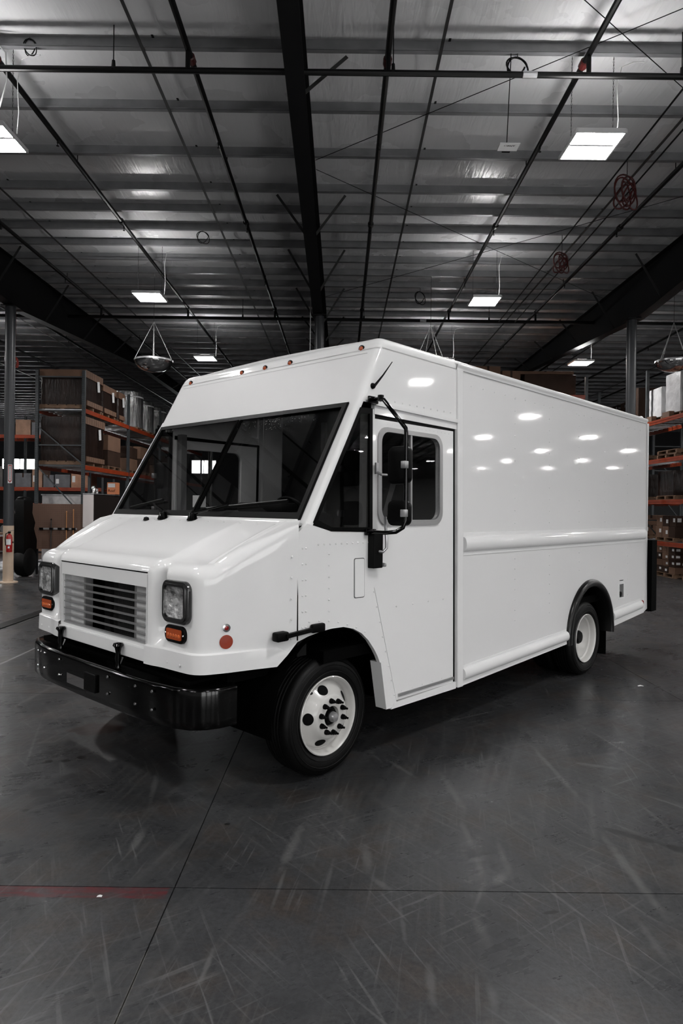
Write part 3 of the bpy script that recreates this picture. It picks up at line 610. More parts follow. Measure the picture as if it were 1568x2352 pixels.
t = thing('work_bench', 'dark steel work bench behind the left column', 'bench', (-10.2, 20.5, 0))
MB().b2((-1.2, -.35, .9), (1.4, .35, .95)).build('top', WOOD, t, smooth=0)
for sx in (-1.1, 1.3):
    for sy in (-.3, .3): MB().b2((sx - .03, sy - .03, 0), (sx + .03, sy + .03, .9)).build('leg', STEEL, t, smooth=0)
MB().b2((-1.1, -.3, .35), (1.3, .3, .38)).build('lower_shelf', STEEL, t, smooth=0)
for k, (x, c, s, nm) in enumerate(((-10.9, (.10, .02, .02), .34, 'dark red bundled reel on the bench behind the left column'), (-10.2, (.12, .12, .12), .25, 'grey bin on the bench behind the left column'), (-9.3, (.2, .08, .05), .3, 'rust coloured reel on the bench near the rack'))):
    t = thing('cable_reel', nm, 'reel', (x, 20.45, .95)); m = mat('reel_%d' % k, c, .5)
    MB().lathe([(.001, -.1), (s / 2, -.1), (s / 2, -.08), (s / 3, -.08), (s / 3, .08), (s / 2, .08), (s / 2, .1), (.001, .1)], 18, 'y', c=(0, 0, s / 2)).build('drum', m, t)
    MB().tube([(s * .4 * math.cos(a), .0 + .05 * math.sin(a * .37), s / 2 + s * .4 * math.sin(a)) for a in [i * .4 for i in range(60)]], .02, 5).build('wound_cable', m, t)

# right rack
rack('tall orange and grey pallet rack at the right edge', 9.0, 16.15, 'y', 3, 3.75, 1.1, [1.0, 2.17, 3.33, 4.45], 6.0)
gx = 9.56
TI = ('bottom', 'second', 'third', 'top')
for j, (z, nm) in enumerate(((0, 'floor'), (1.0, 'first level'), (2.17, 'second level'), (3.33, 'third level'))):
    for k, y in enumerate((14.7, 17.4, 18.95, 21.3)):
        if k == 0: continue
        pallet('wooden pallet on the %s of the right rack, %s from the front' % (nm, ('nearest', 'second', 'third', 'fourth')[k]), gx, y, z, .9, 1.1)
        if j == 3:
            pallet('upper wooden pallet lying on the %s one, third level of the right rack' % ('nearest', 'second', 'third', 'fourth')[k], gx + .05, y - .05, z + .12, 1.0, 1.1, .03); continue
        if j == 2 and k >= 2:
            load('low dark wrapped bundle on the second level of the right rack, %s' % ('', '', 'behind the small cartons', 'last')[k], gx + .1, y + .2, z + .12, .9, 1.0, .7, WRAPD, False); continue
        nl = (4, 2, 1)[j]
        for l in range(nl):
            for q in range(3):
                dk = int(random.random() > .6); h_ = (.18, .30, .20)[j]; dx = random.uniform(-.01, .02)
                carton('%s carton, %s tier, %s row, %s pallet, %s of the right rack' % (('brown', 'dark')[dk], TI[l], ('near', 'middle', 'rear')[q], ('nearest', 'second', 'third', 'fourth')[k], nm), (gx + dx, y - .38 + .38 * q, z + .12 + l * (h_ + .004)), (.86, .36, h_), (CARD, CARDD)[dk], lab=random.choice((0, 1, 2, 2)), group='cartons on the %s of the right rack' % nm)
t = None
for k, (y, dd, h, m, nm) in enumerate(((14.6, .9, 1.2, WRAPW, 'white wrapped load nearest on top of the right rack'), (17.0, .8, 1.1, WRAPW, 'white wrapped load on top of the right rack at the picture edge'), (17.78, .5, 1.1, WRAPD, 'dark brown wrapped load between white loads on the right rack'), (18.6, .9, 1.1, WRAPW, 'tall white wrapped load on top of the right rack'), (19.65, .85, .85, WRAPW, 'lower white wrapped load beside the grey column'), (21.3, .9, 1.1, CARDD, 'dark carton load on top of the right rack beyond the white ones'))):
    if k == 0: continue
    pallet('pallet under the ' + nm, gx, y, 4.45, .88, dd); load(nm, gx, y, 4.57, .9, dd, h, m, False)
    if m is WRAPW: carton('torn carton below the ' + nm.replace(' on top of the right rack', ''), (gx - .52, y + .1, 4.45), (.14, .4, .16), CARD, tape=False)
# far right rack behind the column
rack('distant pallet rack with small cartons behind the right column', 12.2, 26.4, 'y', 2, 3.4, 1.1, [2.2, 4.0, 5.55], 6.2)
for k in range(7):
    for l in range(3): carton('small %s carton, %s tier, %s from the near end of the distant rack' % ('dark' if (k + l) % 2 else 'brown', ('bottom', 'middle', 'top')[l], ('first', 'second', 'third', 'fourth', 'fifth', 'sixth', 'seventh')[k]), (12.6, 26.8 + (k + (k > 4) * .5) * .62 + .0, 5.55 + l * .34), (.8, .58, .33), CARDD if (k + l) % 2 else CARD, lab=1, group='small cartons on the distant right rack')
# cross rack behind the truck roof
rack('pallet rack standing behind the truck with long cartons above its roof', 3.35, 20.2, 'x', 1, 3.95, 1.1, [2.2, 3.9, 5.3], 5.85)
for x, w_, h_, m, nm in ((4.35, .75, .85, CARD, 'tall orange-brown carton above the middle of the truck roof'), (5.05, .55, .72, CARD, 'medium carton right of the tall one above the truck roof'), (6.22, 1.55, .62, CARDD, 'long dark brown carton above the rear of the truck roof')):
    carton(nm, (x, 20.7, 5.3), (w_, .9, h_), m, rz=.02)
carton('long flat carton lying on the long dark carton above the truck roof', (6.1, 20.7, 5.93), (1.7, .9, .09), CARD, rz=-.04)
# ================================================================== THE TRUCK
A = math.radians(45) - .034743
OX, OY = -.93194, 5.37044
VAN = thing('delivery_truck', 'white walk-in step van with black bumper parked on the dark concrete floor', 'truck', (OX, OY, 0))
VAN.rotation_euler = (0, 0, math.atan2(-math.cos(A), -math.sin(A)))
W0, TUM = 1.2857, .015
def yS(z): return W0 - TUM * (z - 1)
def xF(z): return .306 - .5725 * (z - 1.74)
def side(sg, off=0): return lambda u, v, d: (u, sg * (yS(v) + off - d), v)
V = lambda m: m   # truck-local builder shorthand
def part(mb, name, m, parent=None, **k): return mb.build(name, m, parent or VAN, **k)
XR = -5.84
# --- front arch outline (x,z), from front to back
ARCH = [(.401, .976), (.31, .998), (.217, 1.012), (.10, 1.022), (-.022, 1.019), (-.12, .995), (-.209, .952), (-.28, .895), (-.34, .825), (-.378, .77), (-.407, .713), (-.43, .60), (-.45, .493), (-.475, .37)]
def RARC(rx, rz, n=20, zc=.46, z0=None): return arc(-4.045, zc, rx, rz, 0, 180, n)
BODYRIV = []
for sg in (1, -1):
    sd = side(sg)
    tg = '' if sg > 0 else ''
    # rear box side wall with wheel arch
    zb = lambda x: .365 + (-1.46 - x) * .034
    out = [(-1.44, zb(-1.44)), (-1.44, 2.99), (XR, 2.99), (XR, .56)]
    out += [(-5.69, .52), (-4.62, .47)] + [(x, z) for x, z in arc(-4.045, .46, .57, .56, 180, 0, 20)][0:] + [(-3.45, .43)]
    out = [(-1.44, zb(-1.44)), (-1.44, 2.99), (XR, 2.99), (XR, .56), (-5.69, .52), (-4.66, .47)] + arc(-4.045, .47, .57, .55, 180, 0, 20) + [(-3.44, .43)]
    part(MB().sheet([out], sd, .03), 'side_panel', PAINT)
    # belt moulding, lower rub rails: half-round with flanges
    def rail(x0, x1, z0, z1, hgt, name, bul=.035, fl=.03, end=True):
        prof = [(0, -hgt / 2 - fl), (.006, -hgt / 2 - fl), (.006, -hgt / 2)] + [(.006 + bul * math.sin(PI * q / 8), -hgt / 2 * math.cos(PI * q / 8)) for q in range(1, 8)] + [(.006, hgt / 2), (.006, hgt / 2 + fl), (0, hgt / 2 + fl)]
        rows = [[Vector((x, sg * (yS(z0 + (z1 - z0) * t + p[1]) + p[0]), z0 + (z1 - z0) * t + p[1])) for p in prof] for x, t in ((x0, 0), (x1, 1))]
        mb = MB(); mb.grid(rows); mb.add(rows[0], [tuple(range(len(prof)))]); mb.add(rows[1], [tuple(range(len(prof)))])
        e = part(mb, name, PAINT2, smooth=50)
        if 0: part(MB().lathe([(.001, .03), (bul * .5, .026), (bul * .9, .012), (bul, 0)], 12, 'y', c=(x1 - .0, sg * (yS(z1) + .008), z1)), 'rail_end_cap', PAINT2) if sg > 0 else None
    rail(-1.475, -5.73, 1.53, 1.53, .125, 'belt_moulding')
    rail(-1.46, -3.43, .455, .515, .10, 'lower_rail', .035, .018)
    rail(-4.66, -5.60, .585, .635, .10, 'lower_rail', .035, .03)
    part(MB().sheet([[(-1.44, .362), (-1.44, .40), (-3.44, .465), (-3.44, .430)]], side(sg, .008), .02), 'skirt_edge', PAINT2, smooth=0)
    part(MB().sheet([[(-4.66, .465), (-4.66, .53), (-5.69, .585), (-5.69, .525)]], side(sg, .010), .02), 'skirt_edge', PAINT2, smooth=0)
    # post behind the door
    part(MB().sheet([[(-1.375, .36), (-1.375, 2.975), (-1.455, 2.975), (-1.455, .36)]], side(sg, .022), .045), 'door_post', PAINT2, smooth=0, bevel=.008)
    # roof rail along the side
    prof = [(0, 2.965), (.012, 2.965), (.014, 2.985), (.022, 2.992), (.026, 3.01), (.020, 3.025), (0, 3.03)]
    part(MB().grid([[Vector((x, sg * (yS(z) + p), z)) for p, z in prof] for x in (-1.37, XR + .02)]), 'roof_rail', PAINT2, smooth=50)
    # cowl side panel with front arch
    out = [(.398, .976), (.398, 1.66), (.315, 1.715), (.108, 1.665), (-.311, 1.648), (-.34, 1.62), (-.34, 1.25), (-.60, .385), (-.53, .37), (-.475, .37)] + list(reversed(ARCH[1:-1]))
    part(MB().sheet([out], side(sg, .0), .03), 'cowl_side_panel', PAINT2, smooth=30)
    # A pillar foot filler between cowl panel and quarter window
    # door
    dr = [(-.345, .46 + .0), (-.345, 2.462), (-1.345, 2.455), (-1.345, .41), (-.60, .41), (-.56, .455)]
    dout = [(-.345, 1.28), (-.345, 2.455), (-1.345, 2.455), (-1.345, .41), (-.605, .41)]
    win = rrect(-1.178, 1.695, -.380, 2.405, .10)
    hole = rrect(-1.140, 1.735, -.418, 2.372, .08)
    d = part(MB().sheet([dout, hole], side(sg, -.008), .03), 'sliding_door', PAINT2, smooth=0)
    d2 = MB().sheet([win, hole], side(sg, .006), .02).build('window_frame', SILV, d, smooth=30)
    gl = MB().sheet([hole], side(sg, -.014), .006).build('window_glass', GLASST, d, smooth=0)
    part(MB().sheet([[(-.765, 1.73), (-.785, 1.73), (-.785, 2.375), (-.765, 2.375)]], side(sg, .0), .02), 'window_bar', SILV, d, smooth=0)
    part(MB().sheet([[(-.735, 1.73), (-.750, 1.73), (-.750, 2.375), (-.735, 2.375)]], side(sg, -.012), .02), 'window_bar', STRAP, d, smooth=0)
    part(MB().sheet([[(-.62, .455), (-1.34, .455), (-1.34, .435), (-.62, .435)]], side(sg, .004), .02), 'door_bottom_strip', SILV, d, smooth=0)
    part(MB().sheet([[(-.565, .40), (-1.372, .41), (-1.372, .355), (-.53, .36)]], side(sg, .002), .03), 'door_sill', PAINT2, smooth=0)
    part(MB().sheet([[(-1.346, .40), (-1.374, .40), (-1.374, 2.47), (-1.346, 2.47)]], side(sg, -.012), .03), 'door_seal', RUB, smooth=0)
    part(MB().sheet([[(-.33, 2.455), (-1.372, 2.455), (-1.372, 2.478), (-.33, 2.492)]], side(sg, -.01), .03), 'door_seal', RUB, smooth=0)
    part(MB().sheet([[(-.335, 2.485), (-1.372, 2.474), (-1.372, 2.545), (-.335, 2.56)]], side(sg, .004), .03), 'door_header', PAINT2, smooth=0)
    part(MB().sheet([[(-.335, 2.545), (-1.372, 2.525), (-1.372, 2.555), (-.335, 2.57)]], side(sg, .022), .04), 'drip_rail', PAINT2, smooth=0)
    # quarter window
    q = [(-.186, 2.515), (-.318, 2.522), (-.318, 1.652), (.100, 1.662), (.268, 1.722)]
    cx = sum(p[0] for p in q) / 5; cz = sum(p[1] for p in q) / 5
    qi = [(-.196, 2.475), (-.288, 2.482), (-.288, 1.685), (.095, 1.690), (.225, 1.738)]
    qo = part(MB().sheet([q, qi], side(sg, .004), .02), 'quarter_window_frame', RUB, smooth=0)
    MB().sheet([qi], side(sg, -.006), .006).build('window_glass', GLASST, qo, smooth=0)
    part(MB().sheet([[(-.318, 1.655), (-.345, 1.655), (-.345, 2.52), (-.318, 2.52)]], side(sg, .0), .03), 'door_jamb', PAINT2, smooth=0)
    # corner post between windshield and quarter window: rounded loft following the slanted front
    rows = []
    for i in range(25):
        z = 1.70 + (2.60 - 1.70) * i / 24; xf = xF(z); ys = yS(z); a = []
        cr = .035
        for t in [0, .2, .4, .6, .8, 1]:
            an = t * PI / 2; a.append(Vector((xf - .012 - cr + cr * math.cos(an), sg * (ys - cr + cr * math.sin(an)), z)))
        xb = max(-.32, xf - .105 - .0)
        a.insert(0, Vector((xf - .012, sg * (ys - .09), z))); a.append(Vector((xf - .058, sg * ys, z))); rows.append(a)
    part(MB().grid(rows), 'corner_post', PAINT2, smooth=60)
    # rear wheel arch flare
    mb = MB(); rows = []
    for i in range(33):
        a = -4 + (188) * i / 32; a = math.radians(a); c, s_ = math.cos(a), math.sin(a); row = []
        for r, dy in ((.615, .0), (.612, .022), (.595, .040), (.57, .048), (.545, .042), (.53, .02), (.525, -.12)):
            z = .455 + r * s_ * .99; row.append(Vector((-4.045 + r * c, sg * (W0 + .004 + dy), z)))
        rows.append(row)
    part(mb.grid(rows), 'wheel_arch_flare', mat('flare_rubber', .0025, .3, spec=.35), smooth=60)
    # inner wheel wells
    for cx_, rad, zc, y0 in ((-.02, .60, .44, .62), (-4.045, .585, .47, .62)):
        rows = [[Vector((cx_ + rad * math.cos(math.radians(a)), sg * y, zc + rad * math.sin(math.radians(a)))) for a in range(-5, 186, 10)] for y in (y0, 1.255)]
        mb = MB().grid(rows); mb.add([Vector((cx_, sg * y0, zc))] + rows[0], [(0, i, i + 1) for i in range(1, len(rows[0]))]); part(mb, 'wheel_well', DARK, smooth=50)
    part(MB().sheet([[(-.475, .372), (-.425, .62), (-.405, .72), (-.44, .72), (-.52, .372)]], lambda u, v, d: (u, sg * (W0 + .012 - d), v), .10), 'arch_edge', PAINT2, smooth=0)
    part(MB().box((-4.70, sg * 1.0, .33), (.012, .42, .42)), 'mud_flap', RUB, smooth=0)
    # rivets: small domes
    mb = MB()
    def riv(x, z, off=0.0, r=.0075):
        y = yS(z) + off; pr = [(r * 1.0, 0), (r * .8, r * .5), (.0005, r * .7)]
        mb.lathe([(a_, sg * b_) for a_, b_ in pr], 6, 'y', c=(x, sg * y, z))
    for i in range(12): riv(-.30 - i * .09, 2.60, .001)
    for z in [.46, .57, .68, .79, .9, 1.01, 1.12, 1.23]: riv(-.35 - (1.28 - z) * .30 + .03, z, .001)
    for i in range(22): riv(-1.60 - i * .19, 2.86, .001)
    for xx in (-2.35, -3.05, -3.75, -4.45, -5.15):
        for i in range(11): riv(xx, 1.7 + i * .115, .001); 
        for i in range(7):
            if not (-4.7 < xx < -3.4 and .8 + i * .095 < 1.1): riv(xx, .8 + i * .095, .001)
    for x in (.36, .33):
        for i in range(6): riv(x, 1.06 + i * .1, .001)
    for i in range(7): riv(.30 - i * .09, 1.09 - (.012 * i * i * .3), .001)
    for i in range(10): riv(.22 - i * .055, 1.58, .001)
    for i in range(6): riv(.12, 1.14 + i * .075, .001)
    for i in range(16): riv(-.5 - i * .052, 2.43, -.007, .003)
    for i in range(6): riv(-.66 - i * .13, .47, -.005, .005)
    for x in (-.6, -.8, -1.0, -1.2): riv(x, 1.1, -.007)
    mb.build('rivets', PAINT2, VAN, smooth=60)['kind'] = 'stuff'
# roof and header in one skin
def ring(z, inset, x_back, n=5, top=False):
    ys = yS(min(z, 3.0)) - inset; xf = xF(2.56) - .53 * (min(z, 3.0) - 2.56) - .012 - inset; cr = max(.055 - inset * .2, .03)
    pts = [Vector((x_back, -ys, z))]
    for k in range(1, 5): pts.append(Vector((x_back + (xf - cr - x_back) * k / 5, -ys, z)))
    for t in range(n + 1):
        a = -PI / 2 + PI / 2 * t / n; pts.append(Vector((xf - cr + cr * math.cos(a), -ys + cr + cr * math.sin(a), z)))
    for k in (-.985, -.9, -.6, -.3, 0, .3, .6, .9, .985): pts.append(Vector((xf, (ys - cr) * k, z)))
    for t in range(n + 1):
        a = PI / 2 * t / n; pts.append(Vector((xf - cr + cr * math.cos(a), ys - cr + cr * math.sin(a), z)))
    for k in range(1, 5): pts.append(Vector((xf - cr + (x_back - xf + cr) * k / 5, ys, z)))
    pts.append(Vector((x_back, ys, z))); return pts
rows = [ring(z, 0, -1.38) for z in (2.56, 2.57, 2.7, 2.8, 2.9, 2.97, 2.975)]
part(MB().grid(rows), 'cab_header', PAINT2, smooth=60)
R_ = .09; rows = []
rows.append(ring(2.965, 0, XR)); rows.append(ring(2.972, 0, XR))
for i in range(10):
    a = PI / 2 * i / 9; rows.append(ring(2.975 + R_ * math.sin(a) * 1.0, R_ * (1 - math.cos(a)), XR))
last = rows[-1]; inner = []
for p in last:
    q = Vector((p.x, p.y, p.z)); cxm = (XR + xF(3.0)) / 2; inner.append(Vector((p.x + (cxm - p.x) * .0, p.y * .5, p.z + .02)))
rows.append(inner); rows.append([Vector((p.x, 0, p.z + .008)) for p in inner])
part(MB().grid(rows), 'roof', PAINT2, smooth=60, weld=True)
# seam line below the clearance lamps
part(MB().sheet([[(-1.16, 2.935), (1.16, 2.935), (1.16, 2.941), (-1.16, 2.941)]], lambda u, v, d: (xF(2.56) - .53 * (v - 2.56) - .011 - d, u, v), .004), 'header_seam', mat('seam_grey', .45, .5), smooth=0)
for k, y in enumerate((-1.08, -.31, 0, .31, 1.08)):
    t = MB().lathe([(.001, .014), (.012, .012), (.017, .004), (.019, 0)], 14, 'x', c=(xF(2.56) - .53 * (2.985 - 2.56) - .012, y, 2.985)).build('clearance_lamp', AMB, VAN)
    MB().lathe([(.019, .004), (.026, .003), (.027, -.006)], 14, 'x', c=(xF(2.56) - .53 * (2.985 - 2.56) - .012, y, 2.985)).build('lamp_bezel', BLKM, t)
# rear wall, rear frame
part(MB().sheet([[(-yS(.56), .56), (yS(.56), .56), (yS(2.99), 2.99), (1.2, 3.07), (-1.2, 3.07), (-yS(2.99), 2.99)]], lambda u, v, d: (XR + d, u, v), .03), 'rear_wall', PAINT2, smooth=0)
for sg in (1, -1): part(MB().b2((XR - .03, sg * 1.18, .56), (XR + .0, sg * 1.275, 2.97)), 'rear_corner_post', PAINT2, smooth=0)
lg = part(MB().b2((-6.12, -1.15, .78), (-6.0, 1.18, 1.45)).b2((-6.30, -1.15, .50), (-5.80, 1.19, .60)).b2((-6.06, 1.10, .52), (-5.875, 1.335, 1.45)), 'lift_gate', DARK, smooth=0)
# windshield
def wsf(y, z, d): return Vector((xF(z) - d, y, z))
zt, zb_ = 2.552, 1.735; wt, wbm = 1.178, 1.190
oL = [(-wbm, zb_), (wbm, zb_), (wt, zt), (-wt, zt)]
h1 = [(.020, zb_ + .05), (wbm - .038, zb_ + .05), (wt - .036, zt - .03), (.020, zt - .03)]
h2 = [(-p[0], p[1]) for p in reversed(h1)]
wsfm = part(MB().sheet([oL, h1, h2], lambda u, v, d: wsf(u, v, d - .012), .03), 'windshield_frame', RUB, smooth=0)
part(MB().sheet([[(-.010, zb_ + .03), (.010, zb_ + .03), (.010, zt - .03), (-.010, zt - .03)]], lambda u, v, d: wsf(u, v, d - .022), .012), 'centre_divider', BLK, wsfm, smooth=0)
for h in (h1, h2): MB().sheet([h], lambda u, v, d: wsf(u, v, d + .006), .006).build('windshield_glass', GLASS, VAN, smooth=0)
mb = MB()
for _ in range(150):
    y = random.gauss(.45, .22); z = zt - .05 - abs(random.gauss(0, .05)); r = random.uniform(.0012, .003)
    p = wsf(y, z, .002); mb.lathe([(r, 0), (r * .7, r * .5), (.0002, r * .7)], 5, 'x', c=p)
mb.build('water_drops', mat('water_drop', .5, .05, .3), VAN)['kind'] = 'stuff'
# ---- hood / nose shell
def plan(s):
    """half outline of the nose from centre (s=0) to the seam (s=1): y and x"""
    K = [(0, 1.045), (.3, 1.045), (.60, 1.045), (.635, 1.044), (.655, 1.042), (.675, 1.040), (.69, 1.037), (.705, 1.034), (.72, 1.031), (.735, 1.028), (.75, 1.026), (.765, 1.023), (.785, 1.021), (.82, 1.019), (.90, 1.015), (.96, 1.011), (1.01, 1.007), (1.035, 1.002), (1.058, .992), (1.076, .978), (1.090, .960), (1.101, .938), (1.113, .905), (1.128, .865), (1.145, .815), (1.165, .75), (1.19, .67), (1.215, .60), (1.24, .53), (1.262, .465), (1.283, .398)]
    return K
K = plan(0)
half = K
full = [(-y, x) for y, x in reversed(half[1:])] + half
N = len(full)
def sstep(a, b, v):
    t = max(0, min(1, (v - a) / (b - a))); return t * t * (3 - 2 * t)
def dent(y, z):      # vertical valley between the grille and each lamp pod
    u = abs(abs(y) - .712) / .072
    return 0 if u >= 1 else .082 * (math.cos(PI * u) * .5 + .5) * sstep(.975, 1.02, z) * (1 - sstep(1.36, 1.47, z))
def outward(i):
    a = Vector((full[max(i - 1, 0)][1], full[max(i - 1, 0)][0], 0)); b = Vector((full[min(i + 1, N - 1)][1], full[min(i + 1, N - 1)][0], 0))
    t = (b - a).normalized(); n = Vector((t.y, -t.x, 0)); c = Vector((full[i][1] - .3, full[i][0], 0))
    return n if n.dot(c) > 0 else -n
def zbot(y, x): return .835 if x > .52 else .835 + (.52 - x) / (.52 - .398) * .14
def zwall(y, x): return 1.388 if x > .93 else 1.388 + max(0, .90 - x) * .595 + (.012 if x < .9 else 0)
def ztop(y, x):
    if x > .93: return 1.482 if abs(y) < .66 else 1.482 - .020 * sstep(.66, .74, abs(y))
    return zwall(y, x) + .074 - .050 * sstep(.8, .398, x) * 1.0 if x > .398 else 1.71
def wallpt(i, z, off):
    y, x = full[i]; n = outward(i); f = min(1, max(0, (1.283 - abs(y)) / .15))
    return Vector((x - dent(y, z), y, z)) + n * off * f
rows = []
for zt_, off in ((0, .022), (.5, .021), (.93, .019), (.955, .015), (1, 0)):      # bottom band standing a little proud
    rows.append([wallpt(i, zbot(*full[i]) + (.955 - zbot(*full[i])) * zt_ if full[i][1] > .52 else zbot(*full[i]) + .02 * zt_, off) for i in range(N)])
for k in range(1, 11):
    rows.append([wallpt(i, max(.955, zbot(*full[i]) + .02) + (zwall(*full[i]) - max(.955, zbot(*full[i]) + .02)) * k / 10, 0) for i in range(N)])
top0 = []
for i in range(N):
    y, x = full[i]; n = outward(i); col_ = []; ay = abs(y)
    cy = ay if ay < 1.03 else 1.03 + (ay - 1.03) * .70
    cp = Vector((.322, math.copysign(min(cy, 1.208), y), 1.735))
    ins = .11 if x > .8 else max(.02, .11 - (.8 - x) * .22)
    c0 = rows[-1][i]; zt2 = ztop(y, x)
    ctl = Vector((x, y, zt2)) - n * .012 * (ins / .11)
    e = Vector((x, y, zt2)) - n * ins; slope = e + (cp - e) * .04
    for t in (.12, .25, .4, .55, .7, .85, 1.0): col_.append(c0 * (1 - t) ** 2 + ctl * 2 * t * (1 - t) + slope * t * t)
    for t in (.12, .25, .4, .55, .7, .85, 1.0):
        p = slope.lerp(cp, t)
        if ay < 1.15: p.z += .012 * math.sin(PI * t)
        if .675 < ay < 1.06: p.z -= .020 * math.sin(PI * (ay - .675) / .385) ** .5 * (1 - t) * sstep(0, .12, t)
        col_.append(p)
    top0.append(col_)
for k in range(14): rows.append([top0[i][k] for i in range(N)])
# cut the grille opening out of the wall: leave out cells with |y|<.6 between z .87 and 1.385
mb = MB(); n = N
vs = [p for r in rows for p in r]; fs = []
for j in range(len(rows) - 1):
    for i in range(n - 1):
        ym = (full[i][0] + full[i + 1][0]) / 2; zm = (rows[j][i].z + rows[j + 1][i].z) / 2
        if abs(ym) < .6 and j < 14: continue
        fs.append((j * n + i, j * n + i + 1, (j + 1) * n + i + 1, (j + 1) * n + i))
mb.add(vs, fs)
hood = part(mb, 'hood_shell', PAINT2, smooth=38)
GX = 1.045
zg = 1.388
part(MB().sheet([[(-.60, .925), (-.60, zg + .012), (.60, zg + .012), (.60, .925)], [(-.585, .925 + .02), (.585, .925 + .02), (.585, 1.305), (-.585, 1.305)]], lambda u, v, d: (GX - .001 - d, u, v), .05), 'grille_surround', PAINT2, smooth=0)
part(MB().b2((GX - .02, -.60, .842), (GX + .016, .60, .925)), 'grille_sill', PAINT2, smooth=0, bevel=.004)
part(MB().b2((GX - .004, -.60, zg + .006), (GX + .0008, .60, zg + .0135)), 'panel_gap', INK, smooth=0)
for sg in (1, -1): part(MB().b2((GX - .01, sg * .5985, .93), (GX + .001, sg * .6045, zg)), 'panel_gap', mat('seam_grey', .45, .5), smooth=0)
g = part(MB().b2((GX - .09, -.585, .93), (GX - .02, -.575, 1.31)).b2((GX - .09, .575, .93), (GX - .02, .585, 1.31)), 'grille_jamb', GALV, smooth=0)
for k in range(7):
    z = 1.255 - k * .0505
    MB().bar((GX - .022, -.58, z), (GX - .022, .58, z), .020, .007, (.15, 0, 1)).build('louvre', SILV, VAN, smooth=0)
for y0, y1 in ((-.575, -.36), (.36, .575)): part(MB().b2((GX - .075, y0, .90), (GX - .065, y1, 1.34)), 'baffle_panel', mat('bright_baffle', .75, .4, .2, vary=(5, .8, 1.1)), smooth=0)
for y in (-.355, .352): part(MB().b2((GX - .12, y - .012, .90), (GX - .063, y + .012, 1.34)), 'baffle_edge', SILV, smooth=0)
rd = part(MB().b2((GX - .30, -.36, .86), (GX - .22, .36, 1.36)), 'radiator', mat('radiator_black', .006, .6), smooth=0)
mb = MB()
for i in range(36): mb.b2((GX - .222, -.15 + i * .014, .9), (GX - .214, -.147 + i * .014, 1.34))
mb.build('radiator_fins', mat('fin_grey', .04, .5), rd, smooth=0)['kind'] = 'stuff'
part(MB().tube([(GX - .19, -.18, .88), (GX - .19, -.2, 1.0), (GX - .18, -.17, 1.12), (GX - .19, -.2, 1.32)], .012, 6), 'coolant_hose', BLKM)
part(MB().b2((.35, -1.1, .75), (.80, 1.1, 1.40)), 'engine_block', DARK, smooth=0)
